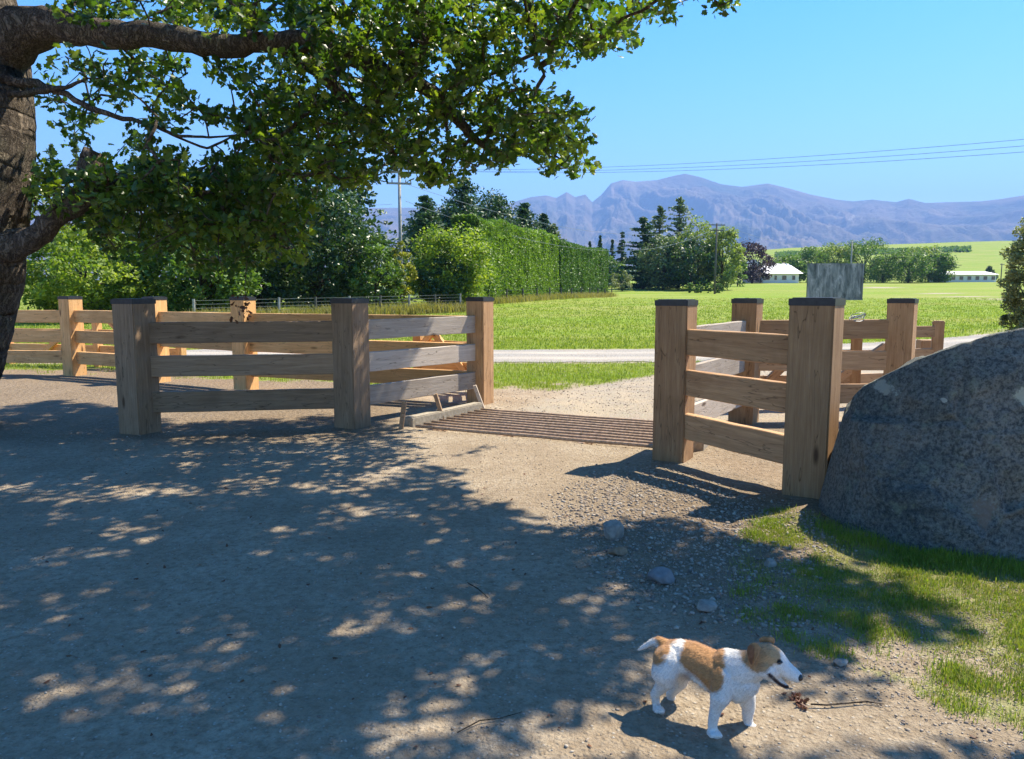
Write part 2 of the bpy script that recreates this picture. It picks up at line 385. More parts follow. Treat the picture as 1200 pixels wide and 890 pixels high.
# ================================================= MOUNTAINS
prof = [(-2500, 215), (-1200, 250), (-300, 240), (200, 236), (400, 244), (560, 243), (590, 240), (605, 236), (622, 231), (640, 229), (652, 232), (664, 225), (674, 231), (686, 228), (694, 237), (705, 228), (716, 215), (730, 211), (745, 213),
        (770, 211), (790, 206), (803, 203.5), (822, 208), (845, 216), (870, 219), (900, 215), (925, 221), (950, 228), (980, 234), (1000, 236), (1022, 234), (1050, 237), (1065, 233), (1085, 238), (1110, 237), (1150, 236), (1175, 233), (1200, 229), (1350, 212), (1600, 230), (2400, 205), (4200, 240)]
pr_ = [ray(p, y) for p, y in prof]; pa = np.array([math.atan2(d.x, d.y) for d in pr_]); ph = np.array([d.z/d.y for d in pr_])
def mountains():
    A = np.linspace(-1.0, 1.0, 2200); Rr = np.concatenate([np.linspace(3600, 9000, 190), np.linspace(9100, 12000, 8)]); RC = 8000.
    a, r = np.meshgrid(A, Rr); H = np.interp(a, pa, ph)
    ridge_h = H*RC*np.cos(a)
    t = np.clip((r-3600)/(RC-3600), 0, 1); x = r*np.sin(a); y = r*np.cos(a)
    wx = x+500*fbm(x/1600, y/1600, o=3, s=5); wy = y+500*fbm(x/1600, y/1600, o=3, s=6)
    # spurs running down to the plain, gullies between
    rid = 1-np.abs(fbm(wx/620, wy/1500, o=6, s=41)*2.0); rid2 = 1-np.abs(fbm(wx/210, wy/420, o=5, s=47)*2.0)
    env = t**1.25
    amp = np.sin(np.pi*np.clip(t, 0, 1))**.8
    z = ridge_h*(env+amp*(.17*(rid-.62)+.10*(rid2-.6)))
    z = np.where(r > RC, ridge_h*(1-.5*ss((r-RC)/4000))+0*z, z)
    z = z+np.exp(-((r-RC)/350)**2)*0
    el = z/(r*np.cos(a)); lim = H*np.interp(t, [0, .9, 1], [.93, .985, 1.0]); z = np.where(el > lim, lim*r*np.cos(a), z)
    z = np.maximum(z, -20)+CH*0
    VV = np.stack([x.ravel(), y.ravel(), z.ravel()], 1); I = np.arange(A.size*Rr.size).reshape(Rr.size, A.size)
    FF = np.stack([I[:-1, :-1], I[:-1, 1:], I[1:, 1:], I[1:, :-1]], -1).reshape(-1, 4)
    t_ = NT('mountain_tussock'); v = t_.co(); n1 = t_.noise(v, .0011, 8, .62, .6); n2 = t_.noise(v, .006, 6, .7)
    g = t_.n('SeparateXYZ', i_Vector=t_.n('NewGeometry').outputs['Normal']).outputs[2]
    c = t_.ramp(n1, [(.3, (.05, .06, .03)), (.48, (.13, .10, .065)), (.7, (.23, .17, .12))])
    c = t_.mix(t_.ramp(n2, [(.5, 0.0), (.68, .65)]), c, (.10, .11, .06))
    c = t_.mix(t_.ramp(t_.noise(v, .004, 5, .7), [(.64, 0.0), (.72, .7)]), c, (.50, .45, .38))
    m = t_.done(t_.pbr(c, .95, t_.bump(n2, .7, 60.0), .05))
    return tag(link('mountains', npmesh('mountains', VV, FF, True), m), kind='structure')
mountains()

# haze: real air, one closed box round everything
hz = MB(); hz.box((0, 5000, 850), (27000, 17000, 1760))
t = NT('haze_air'); pv = t.n('VolumePrincipled'); pv.inputs['Color'].default_value = (.28, .50, 1, 1); pv.inputs['Density'].default_value = .00014
pv.inputs['Anisotropy'].default_value = .1
t.t.links.new(pv.outputs[0], t.out.inputs['Volume'])
hm = hz.mesh('haze'); ho = link('haze', hm, t.m); tag(ho, kind='stuff', label='thin blue haze over the plain and mountains', cat='haze')

# ================================================= FENCES
def post(parent, x, y, phi, size, top=1.43, mat='timber', cap=True, lean=0):
    b = MB(); b.box((top/2-.15, 0, 0), (top+.3, size, size))
    me = b.mesh('post', False, .010)
    o = bpy.data.objects.new('post', me); COL.objects.link(o); me.materials.append(M[mat]); o.parent = parent
    # local X up
    rot = Matrix.Rotation(-R(phi), 4, 'Z') @ Matrix.Rotation(R(lean), 4, 'Y') @ Matrix.Rotation(-R(90), 4, 'Y')
    z0 = float(gz(x, y))
    pl = parent.location
    o.matrix_local = Matrix.Translation((x-pl.x, y-pl.y, z0-pl.z)) @ rot
    if cap:
        c = MB(); c.box((0, 0, 0.005), (size+.010, size+.010, .050)); c.box((0, 0, .033), (size-.03, size-.03, .008))
        cm = c.mesh('cap', False, .003); cm.materials.append(M['cap'])
        co = bpy.data.objects.new('post_cap', cm); COL.objects.link(co); co.parent = o
        co.matrix_local = Matrix.Translation((top-.028, 0, 0)) @ Matrix.Rotation(R(90), 4, 'Y')
    return o
def board(parent, name, p0, p1, h, th, mat, bevel=.005, roll=0, bow=0):
    p0 = Vector(p0); p1 = Vector(p1); d = p1-p0; L = d.length
    n = 8; vs_, fs = [], []
    b = MB()
    for i in range(n+1):
        s = i/n; wob = bow*math.sin(s*math.pi)
        for (yy, zz) in ((-th/2, -h/2), (th/2, -h/2), (th/2, h/2), (-th/2, h/2)):
            vs_.append(((s-.5)*L, yy+wob, zz+random.uniform(-.0025, .0025)))
    for i in range(n):
        for k in range(4):
            fs.append((i*4+k, i*4+(k+1) % 4, (i+1)*4+(k+1) % 4, (i+1)*4+k))
    fs.append((3, 2, 1, 0)); fs.append(tuple(n*4+k for k in range(4)))
    b.add(vs_, fs)
    me = b.mesh(name, False, 0); me.materials.append(M[mat])
    bm = bmesh.new(); bm.from_mesh(me)
    eg = [e for e in bm.edges if len(e.link_faces) == 2 and e.calc_face_angle(0) > 1]
    bmesh.ops.bevel(bm, geom=eg, offset=bevel, segments=1, affect='EDGES'); bm.to_mesh(me); bm.free()
    o = bpy.data.objects.new(name, me); COL.objects.link(o); o.parent = parent
    ex = d.normalized(); ey = Vector((0, 0, 1)).cross(ex)
    if ey.length < 1e-4: ey = Vector((0, 1, 0))
    ey.normalize(); ez = ex.cross(ey)
    Rm = Matrix((ex, ey, ez)).transposed().to_4x4() @ Matrix.Rotation(roll, 4, 'X')
    o.matrix_local = Matrix.Translation((p0+p1)/2-parent.location) @ Rm
    return o
RZ = [(.325, .225), (.71, .225), (1.075, .225)]
def rails(parent, a, b, mat, th=.075, zs=RZ, dz=0, ca=.05, cb=.05):
    a = Vector((*a, 0)); b = Vector((*b, 0)); d = (b-a).normalized(); n = Vector((-d.y, d.x, 0))
    for z, h in zs:
        board(parent, 'rail', (a.x+d.x*ca, a.y+d.y*ca, z+random.uniform(-.006, .006)+dz), (b.x-d.x*cb, b.y-d.y*cb, z+random.uniform(-.006, .006)+dz), h, th, mat, .006, bow=random.uniform(-.01, .01))
A = (-4.02, 8.06); B = (-1.80, 8.42); C = (-.43, 10.17)
RG = (1.46, 6.73); RF = (2.18, 5.42); BR = (2.70, 8.70); BR2 = (4.52, 8.78)
D = (-4.13, 11.65); E = (-6.0, 12.75); FF_ = (-8.0, 13.75); G = (-9.9, 13.9)
fl = empty('timber_fence', (-2.0, 8.6, 0), 0, 'brown fence in tree shade left of the cattle grid, with grey-white side rails', 'fence')
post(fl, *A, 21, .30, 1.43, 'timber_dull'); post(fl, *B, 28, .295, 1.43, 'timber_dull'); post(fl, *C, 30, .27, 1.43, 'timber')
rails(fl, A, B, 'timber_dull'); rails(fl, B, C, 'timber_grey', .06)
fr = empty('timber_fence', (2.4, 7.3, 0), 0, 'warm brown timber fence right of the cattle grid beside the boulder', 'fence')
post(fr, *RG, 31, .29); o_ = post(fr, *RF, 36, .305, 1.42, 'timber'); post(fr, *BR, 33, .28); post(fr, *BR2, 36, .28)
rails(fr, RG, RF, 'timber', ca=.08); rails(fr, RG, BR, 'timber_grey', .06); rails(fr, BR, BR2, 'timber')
fb = empty('timber_fence', (-4.5, 12, 0), 0, 'bright orange new timber fence running back left behind the shaded fence', 'fence')
post(fb, *D, 25, .27, 1.43, 'timber_new', True); post(fb, *E, 25, .27, 1.43, 'timber_new'); post(fb, *FF_, 25, .28, 1.43, 'timber_new'); post(fb, *G, 25, .27, 1.43, 'timber_new')
rails(fb, C, D, 'timber_new', cb=-.02, ca=.16); rails(fb, D, E, 'timber_new'); rails(fb, E, FF_, 'timber_new'); rails(fb, FF_, G, 'timber_new')
# braced stock pens behind: slimmer posts, three boards, one diagonal stay
def pen(name_label, pts, brace, mat='timber_new', grp=None, size=.14):
    e = empty('braced_pen_fence', (pts[0][0], pts[0][1], 0), 0, name_label, 'fence', grp)
    for p in pts: post(e, *p, 25, size, 1.12, mat, False)
    for a, b in zip(pts[:-1], pts[1:]): rails(e, a, b, mat, .05, [(.36, .15), (.68, .15), (.98, .15)], ca=-.03, cb=-.03)
    for (a, b, z0, z1) in brace:
        board(e, 'brace', (a[0], a[1], z0), (b[0], b[1], z1), .10, .06, mat, .004)
    return e
pen('orange braced pen fence behind the capped posts nearest the tree trunk', [(-6.3, 14.35), (-8.4, 15.3), (-10.6, 15.9)], [((-7.0, 14.6), (-8.1, 15.1), .10, 1.0), ((-8.7, 15.3), (-9.8, 15.6), .95, .2)])
pen('orange pen fence with diagonal stay seen through the grey side rails', [(-1.5, 12.1), (-.42, 11.3), (-.36, 10.55)], [((-1.35, 11.95), (-.55, 11.36), 1.0, .12), ((-1.7, 12.1), (-1.2, 11.8), .3, .95)])
pen('brown pen fence with diagonal stay behind the right-hand fence', [(3.05, 9.6), (4.5, 9.85), (5.75, 10.2)], [((3.25, 9.6), (3.95, 9.7), .35, 1.0), ((3.9, 9.75), (4.9, 9.9), .15, .8)], 'timber')
o = empty('stub_post', (5.95, 10.8, 0), 0, 'short plain brown post standing just beyond the boulder crest', 'post')
post(o, 5.95, 10.8, 10, .24, .82, 'timber', False)
# coil of fencing wire left on the top rail
cw = MB()
for k in range(4):
    cw.tube([(3.98+.085*math.cos(a)+.006*k, 8.74+.03*math.sin(a)*1.2, 1.20+.012*k+.03*math.sin(a*1+k)) for a in np.linspace(0, 2*math.pi, 24)], .004, 5)
tag(cw.build('wire_coil', M['wire'], None, True), 'small coil of pale wire lying on the top rail of the right fence', 'wire coil')

# ================================================= CATTLE GRID
gc = Vector((.42, 8.33, 0)); ga = -R(24.5)
cg = empty('cattle_grid', gc, 0, 'dark steel cattle grid of parallel bars set in the gravel gateway', 'cattle grid')
ux = Vector((math.cos(ga), math.sin(ga), 0)); uy = Vector((-math.sin(ga), math.cos(ga), 0))
for k in range(10):
    s = -.68+k*.151
    b = MB(); p0 = gc+ux*(-1.32+.12*k/9)+uy*s; p1 = gc+ux*1.62+uy*s
    n = 10; pts = [p0.lerp(p1, i/n)+Vector((0, 0, .028+.002*math.sin(i*1.7+k))) for i in range(n+1)]
    b.tube(pts, .019, 10); b.build('bar', M['steel'], cg, True)
for s in (-1.16, -.3, .6, 1.55):
    b = MB(); b.box(gc+ux*s+Vector((0, 0, -.045)), (.07, 1.40, .09), ga); b.build('cross_beam', M['steel'], cg, False, .004)
for side, nm in ((-1, 'left'), (1, 'right')):
    e = MB(); c = gc+ux*(-1.40 if side < 0 else 1.74)+uy*(.12 if side < 0 else 0)+Vector((0, 0, .035))
    e.box(c, (.13, 1.40 if side < 0 else 1.2, .13), ga-(.14 if side < 0 else 0))
    o = e.build('concrete_kerb', M['concrete'], None, False, .012)
    tag(o, 'pale concrete kerb along the left end of the grid bars' if side < 0 else 'pale concrete kerb at the right end of the grid bars, behind the capped post', 'kerb')
for k, (px, py0, py1, dx, lab) in enumerate([(470, 503, 470, 4, 'short dark timber stake leaning at the grid corner nearest the shaded fence'), (519, 491, 462, -9, 'short timber stake leaning over the middle of the pale left kerb'), (566, 479, 452, -10, 'short timber stake leaning against the far post of the left fence')]):
    g0 = Gp(px, py0); g1 = Wp(px+dx, py1, g0.y)
    e = MB(); d = (g1-g0); Lh = d.length+.06; ex = d.normalized(); q = ex.to_track_quat('Z', 'Y')
    e.box((0, 0, 0), (.085, .045, Lh), M=Matrix.Translation((g0+g1)/2-ex*.03) @ q.to_matrix().to_4x4())
    tag(e.build('timber_stake', M['timber_dull'] if k < 2 else M['timber_grey'], None, False, .004), lab, 'stake', 'stakes along the left kerb')

# ================================================= BOULDER
def boulder():
    sil = [(955, 606), (961, 572), (973, 532), (986, 492), (998, 465), (1010, 452), (1040, 437), (1075, 421), (1125, 404), (1160, 393), (1200, 385), (1250, 374), (1330, 362), (1420, 356), (1500, 385), (1570, 520), (1600, 640)]
    cy = [5.10, 5.06, 5.0, 4.94, 4.88, 4.82, 4.68, 4.56, 4.42, 4.36, 4.31, 4.27, 4.25, 4.3, 4.4, 4.6, 4.6]
    crest = np.array([Wp(px, py, y)[:] for (px, py), y in zip(sil, cy)])
    fb = [(953, 604), (960, 612), (972, 624), (986, 634), (1000, 640), (1014, 645), (1040, 650), (1075, 654), (1125, 658), (1160, 661), (1200, 664), (1250, 668), (1330, 672), (1420, 672), (1500, 668), (1570, 655), (1602, 645)]
    front = np.array([Gp(*p)[:] for p in fb])
    back = crest+np.stack([1.5*crest[:, 0]/crest[:, 1]+.12, np.full(len(crest), 1.5), np.zeros(len(crest))], 1); back[0] = crest[0]+[.06, .1, 0]; back[1] = crest[1]+[.28, .5, 0]; back[2] = crest[2]+[.5, 1.0, 0]; back[-1] = crest[-1]+[0, .1, 0]
    crest[:, 2] = np.maximum(crest[:, 2], 0)
    S = np.linspace(0, len(sil)-1, 260); ip = lambda A_: np.stack([np.interp(S, np.arange(len(sil)), A_[:, j]) for j in range(3)], 1)
    crest, front, back = ip(crest), ip(front), ip(back); cols = []
    for t_ in np.linspace(0, 1, 110):
        hf = .62*t_+.38*t_**3; zf = t_
        P = front*(1-hf)+crest*hf; P[:, 2] = -.2+(crest[:, 2]+.2)*zf; cols.append(P)
    for t_ in np.linspace(.015, 1, 60):
        P = crest*(1-t_)+back*t_; P[:, 2] = -.2+(crest[:, 2]+.2)*(1-t_**1.7); cols.append(P)
    V = np.stack(cols, 1); nx_, na = V.shape[:2]; V = V.reshape(-1, 3); I = np.arange(nx_*na).reshape(nx_, na)
    Fq = np.stack([I[:-1, :-1], I[1:, :-1], I[1:, 1:], I[:-1, 1:]], -1).reshape(-1, 4)
    T1 = np.gradient(V.reshape(nx_, na, 3), axis=0); T2 = np.gradient(V.reshape(nx_, na, 3), axis=1); n = np.cross(T1, T2).reshape(-1, 3); n /= np.linalg.norm(n, axis=1)[:, None]+1e-9
    if (n[:, 1].reshape(nx_, na)[:, 40]).mean() > 0: n = -n
    d = .075*fbm(V[:, 0]*1.1, V[:, 1]*1.1, V[:, 2]*1.4, 3, 3)+.03*(1-2*np.abs(fbm(V[:, 0]*3.2, V[:, 1]*3.2, V[:, 2]*3.2, 4, 8)))+.010*fbm(V[:, 0]*16, V[:, 1]*16, V[:, 2]*16, 3, 8)+.006*fbm(V[:, 0]*45, V[:, 1]*45, V[:, 2]*45, 2, 8)
    fr_ = np.random.default_rng(4); cell = fr_.uniform([2.0, -.1], [6.5, 1.5], (46, 2)); ci = ((V[:, None, [0, 2]]+.05*np.stack([fbm(V[:, 0]*5, V[:, 2]*5, s=1), fbm(V[:, 0]*5, V[:, 2]*5, s=2)], 1)[:, None]-cell[None])**2).sum(2)
    so_ = np.sort(ci, 1); tilt = fr_.normal(0, .13, (46, 2))[ci.argmin(1)]; cc_ = cell[ci.argmin(1)]
    d = d+ss((np.sqrt(so_[:, 1])-np.sqrt(so_[:, 0]))/.06)*(tilt*(V[:, [0, 2]]-cc_)).sum(1)-.006*(1-ss((np.sqrt(so_[:, 1])-np.sqrt(so_[:, 0]))/.02))
    g_ = np.tile(np.concatenate([np.linspace(0, 1, 110), np.linspace(1, 0, 60)]), nx_); d = d*(1-.75*ss((g_-.8)/.2))*np.repeat(.08+.92*ss((S-.5)/5), na)
    V = V+n*(d-.01)[:, None]
    me = npmesh('boulder', V, Fq, True)
    t = NT('mottled_boulder_stone'); v = t.co(); n1 = t.noise(v, 2.2, 7, .65, .3); n2 = t.noise(v, 46.0, 6, .8); n3 = t.noise(v, 9.0, 6, .7)
    c = t.ramp(n1, [(.3, (.10, .115, .11)), (.5, (.18, .19, .175)), (.7, (.29, .285, .24))])
    c = t.mix(t.ramp(n2, [(.42, .8), (.53, 0.0)]), c, (.035, .045, .05))
    c = t.mix(t.ramp(n2, [(.56, 0.0), (.68, .6)]), c, (.34, .36, .30))
    c = t.mix(t.ramp(n3, [(.56, 0.0), (.70, .55)]), c, (.27, .31, .22))
    vo = t.n('TexVoronoi', i_Vector=t.n('VectorMath', operation='ADD', i_0=v, i_1=t.n('VectorMath', operation='SCALE', i_0=t.n('TexNoise', i_Vector=v, i_Scale=9.0).outputs[1], i_Scale=.12).outputs[0]).outputs[0], i_Scale=2.3)
    sel = t.ramp(t.n('SeparateColor', i_Color=vo.outputs['Color']).outputs[0], [(.80, 0.0), (.82, 1.0)])
    c = t.mix(t.math('MULTIPLY', sel, t.ramp(vo.outputs['Distance'], [(.12, .9), (.20, 0.0)])), c, (.42, .44, .36))
    br = t.noise(v, 1.1, 4); c = t.mix(t.ramp(br, [(.56, 0.0), (.7, .4)]), c, (.26, .19, .13))
    for (lx, ly, lr, lc) in ((1187, 458, .085, (.50, .52, .42)), (1054, 500, .022, (.52, .50, .42)), (1063, 499, .018, (.5, .5, .4)), (1198, 535, .03, (.48, .5, .4)), (1130, 590, .10, (.20, .17, .14)), (1030, 452, .06, (.40, .42, .36)), (1110, 470, .02, (.5, .5, .42))):
        q_ = Wp(lx, ly, 4.3 if lx > 1100 else 4.75)
        fl = t.n('Mapping', i_Vector=v, i_Scale=(1, .15, 1)).outputs[0]
        dd = t.n('VectorMath', operation='DISTANCE', i_0=fl, i_1=(q_.x, q_.y*.15, q_.z)).outputs['Value']
        dd = t.math('ADD', dd, t.math('MULTIPLY', t.math('SUBTRACT', t.math('ADD', n3, t.math('MULTIPLY', n2, .6)), .8), lr*2.2))
        c = t.mix(t.ramp(t.math('DIVIDE', dd, lr), [(.62, .85), (.74, 0.0)]), c, lc)
    m = t.done(t.pbr(c, .93, t.bump(t.math('ADD', t.math('MULTIPLY', n3, 1.4), n2), .85, .022), .15))
    o = link('boulder', me, m); return tag(o, 'huge grey mottled boulder with lichen at the right edge on grass', 'boulder')
boulder()

def rock(name, loc, dims, seed, col, label, rz=0, group=None, flat=False):
    bm = bmesh.new(); bmesh.ops.create_icosphere(bm, subdivisions=4, radius=1)
    P = np.array([v.co[:] for v in bm.verts]); rs = np.random.default_rng(seed)
    for k in range(9):      # cut planes give real facets
        n = rs.normal(size=3); n /= np.linalg.norm(n); dd = P@n; lim = rs.uniform(.62, .86)
        P = np.where((dd > lim)[:, None], P-(dd-lim)[:, None]*n*.92, P)
    P *= (1+.09*fbm(P[:, 0]*2+seed, P[:, 1]*2, P[:, 2]*2, 4, seed))[:, None]
    P *= np.array(dims)/2
    for v, p in zip(bm.verts, P): v.co = p
    me = bpy.data.meshes.new(name); bm.to_mesh(me); bm.free()
    me.polygons.foreach_set('use_smooth', np.zeros(len(me.polygons), bool) if flat else np.ones(len(me.polygons), bool))
    o = link(name, me, col, None, loc, (0, 0, rz)); return tag(o, label, 'rock', group)
rk1 = simple('pale_fieldstone', (.27, .245, .21), .9, 0, .35, 18, .6); rk2 = simple('smooth_greystone', (.18, .185, .19), .85, 0, .25, 20, .4); rk3 = simple('earthy_clod', (.24, .165, .105), .95, 0, .35, 30, .8)
def gr(px, py, dz): p = Gp(px, py); p.z = float(gz(p.x, p.y))+dz; return p
rock('fieldstone', gr(718, 634, .045), (.15, .13, .14), 4, rk1, 'angular pale rock with sunlit edge on the bare verge', .4, None, True)
rock('fieldstone', gr(775, 684, .025), (.145, .12, .10), 9, rk2, 'smooth rounded grey stone in shade below the pale rock', .2)
rock('fieldstone', gr(828, 715, .012), (.13, .09, .06), 14, rk1, 'small flat stone in shade right of the rounded grey stone', .9, None, True)
rock('fieldstone', gr(902, 668, .012), (.07, .06, .06), 19, rk1, 'small pale stone in shaded grass toward the boulder', .1, None, True)
rock('earth_clod', gr(724, 652, .015), (.12, .09, .06), 23, rk3, 'crumbly brown clod of earth just under the angular rock', .3)
rock('fieldstone', gr(985, 755+25, .01), (.07, .05, .03), 29, rk1, 'flat pale stone in the sunlit grass right of the dog', .5, None, True)

# pebbles and crumbs strewn over the verge: nobody could count them
def pebbles(name, N, polyfn, size, mat, seed, label, cat):
    rs = np.random.default_rng(seed); pts = polyfn(rs, N); n = len(pts)
    bm = bmesh.new(); bmesh.ops.create_icosphere(bm, subdivisions=1, radius=1); P0 = np.array([v.co[:] for v in bm.verts]); F0 = np.array([[v.index for v in f.verts] for f in bm.faces]); bm.free()
    sz = size[0]*(size[1]/size[0])**(rs.random(n)**2.2)
    sc = np.stack([sz, sz*rs.uniform(.6, 1, n), sz*rs.uniform(.35, .8, n)], 1)
    an = rs.uniform(0, 6.28, n); c, s = np.cos(an), np.sin(an)
    P = P0[None]*(1+.28*rs.normal(size=(n, len(P0), 1)))*sc[:, None, :]
    x = P[..., 0]*c[:, None]-P[..., 1]*s[:, None]; y = P[..., 0]*s[:, None]+P[..., 1]*c[:, None]
    zz = gz(pts[:, 0], pts[:, 1])
    V = np.stack([x+pts[:, 0:1], y+pts[:, 1:2], P[..., 2]+(zz+sz*.2)[:, None]], -1).reshape(-1, 3)
    Fc = (F0[None]+(np.arange(n)*len(P0))[:, None, None]).reshape(-1, 3)
    tint = np.repeat(rs.random(n), len(P0))
    o = link(name, npmesh(name, V, Fc, False, tint), mat); return tag(o, label, cat, kind='stuff')
t = NT('pebble_stone'); r_ = t.n('SeparateColor', i_Color=t.n('Attribute', attribute_name='tint').outputs['Color']).outputs[0]
M['peb'] = t.done(t.pbr(t.mix(.3, t.ramp(r_, [(0.0, (.15, .10, .065)), (.35, (.28, .20, .13)), (.75, (.36, .28, .20)), (1.0, (.50, .43, .34))]), t.ramp(t.noise(t.co(), 90.0, 3), [(.3, .12), (.7, .4)])), .9, None, .15))
VERGE = [(640, 600), (700, 555), (760, 545), (800, 560), (960, 620), (1000, 650), (930, 690), (960, 740), (900, 745), (800, 725), (720, 700), (690, 650)]
VERGE2 = [(930, 690), (1200, 680), (1200, 890), (1100, 870), (960, 800), (940, 750)]
def on_poly(poly, xr, yr):
    def f(rs, N):
        out = []
        while sum(map(len, out)) < N:
            p = np.stack([rs.uniform(*xr, N*2), rs.uniform(*yr, N*2)], 1)
            px, py = proj(np.column_stack([p, np.zeros(len(p))]))
            k = inpoly(px+rs.normal(0, 12, len(p)), py+rs.normal(0, 6, len(p)), poly); out.append(p[k])
        return np.concatenate(out)[:N]
    return f
pebbles('gravel', 14000, on_poly(VERGE, (.2, 3), (2.2, 7.2)), (.002, .016), M['peb'], 5, 'loose pebbles and crumbs of earth on the verge', 'gravel')
pebbles('drive_gravel', 20000, lambda rs, N: np.stack([rs.uniform(-5.5, 3.5, N), rs.uniform(1.9, 8.2, N)**1.0], 1), (.0018, .009), M['peb'], 6, 'fine loose grit over the driveway', 'gravel')
pebbles('road_gravel', 9000, lambda rs, N: np.stack([rs.uniform(-.3, 6, N), rs.uniform(9.3, 16, N)], 1), (.004, .016), M['peb'], 8, 'loose gravel beyond the cattle grid', 'gravel')

pebbles('earth_crumbs', 5000, on_poly(VERGE2, (.8, 3.4), (2.1, 5)), (.0015, .008), M['peb'], 12, 'tiny crumbs of earth and grit among the verge grass', 'gravel')
# ================================================= GRASS
def blades(name, pts, h, w, mat, seed, label, per=5, tmul=(0, 1), spread=.03):
    rs = np.random.default_rng(seed); n = len(pts)*per
    c = np.repeat(pts, per, 0)+np.column_stack([rs.normal(0, spread, (n, 2)), np.zeros(n)])
    c[:, 2] = gz(c[:, 0], c[:, 1])-.004
    hh = np.repeat(h, per)*rs.uniform(.45, 1.1, n); an = rs.uniform(0, 6.28, n); le = rs.uniform(.1, .75, n)
    dx, dy = np.cos(an), np.sin(an); ww = np.repeat(w, per)*rs.uniform(.6, 1.2, n)
    sx, sy = -dy*ww/2, dx*ww/2
    a = c+np.column_stack([sx, sy, 0*sx]); b = c-np.column_stack([sx, sy, 0*sx])
    m = c+np.column_stack([dx*le*hh*.35, dy*le*hh*.35, hh*.6]); ma = m+np.column_stack([sx, sy, 0*sx])*.7; mb = m-np.column_stack([sx, sy, 0*sx])*.7
    tp = c+np.column_stack([dx*le*hh, dy*le*hh, hh*(1-.25*le)])
    V = np.stack([a, b, mb, ma, tp, tp], 1).reshape(-1, 3)
    q = np.arange(n)[:, None]*6
    Fc = np.concatenate([q+np.array([[0, 1, 2, 3]]), q+np.array([[3, 2, 4, 5]])])
    lf = .5+.75*fbm(pts[:, 0]*.22, pts[:, 1]*.10, o=4, s=19); tt = np.clip(np.repeat(rs.uniform(0, 1, len(pts))*.45+lf*.45, per)+rs.uniform(-.1, .3, n), 0, 1)
    o = link(name, npmesh(name, V, Fc, False, np.repeat(tt, 6)), FOL[mat]); return tag(o, label, 'grass', kind='stuff')
def gpts(N, xr, yr, seed, thr=.35, power=1.0, fn=None):
    rs = np.random.default_rng(seed); y = yr[0]*(yr[1]/yr[0])**(rs.random(N)**power); x = rs.uniform(*xr, N)
    if fn: x = fn(rs, y)
    g, r, _ = masks(x, y); k = g > thr+rs.uniform(-.3, .5, N)*(1 if yr[0] > 8 else .35)
    p = np.column_stack([x[k], y[k], 0*x[k]]); return p
p = gpts(95000, (.7, 4), (2.2, 5.4), 1, thr=.12); cn_ = fbm(p[:, 0]*5, p[:, 1]*5, s=81)+.5*fbm(p[:, 0]*14, p[:, 1]*14, s=82); cn_ = cn_*.7+.55*fbm(p[:, 0]*30, p[:, 1]*30, s=83); p = p[np.clip((cn_+.36)*1.3, 0, 1)**1.3 > rng.random(len(p))*.62]; h = .010+.055*np.clip(fbm(p[:, 0]*7, p[:, 1]*7, s=85)+.2, 0, 1)
blades('verge_grass', p, h, np.full(len(p), .0035), 'grass', 2, 'patchy short green grass between dog and boulder', 4)
q_ = np.array([Gp(a+rng.normal(0, 7), b+rng.normal(3, 5))[:] for a, b in zip(np.repeat(np.linspace(960, 1230, 150), 14), np.interp(np.repeat(np.linspace(960, 1230, 150), 14), [953, 972, 1000, 1040, 1125, 1230], [606, 626, 642, 652, 660, 668]))]); q_ = q_[fbm(q_[:, 0]*9, q_[:, 1]*9, s=5) > .05]
blades('boulder_foot_grass', q_, .03+.045*rng.random(len(q_)), np.full(len(q_), .0035), 'grass', 22, 'green grass along the foot of the boulder', 3)
p = p[rng.random(len(p)) < .25]; blades('dry_verge_grass', p, np.full(len(p), .04), np.full(len(p), .003), 'straw', 4, 'dry straw blades among the verge grass', 3)
fx = lambda rs, y: rs.uniform(-.75, .75, len(y))*y
p = gpts(45000, (0, 1), (11, 24), 3, fn=fx); blades('paddock_grass', p, .05+.05*rng.random(len(p)), np.full(len(p), .009), 'grass', 6, 'short paddock grass beyond the fences', 4, spread=.06)
p = gpts(60000, (0, 1), (20, 95), 5, fn=fx, thr=.5); p = p[rng.random(len(p)) < 1-ss((p[:, 1]-40)/50)]; blades('field_grass', p, .06+.06*rng.random(len(p)), .010+.0006*p[:, 1], 'grass', 8, 'bright grass of the open field', 3, spread=.12)

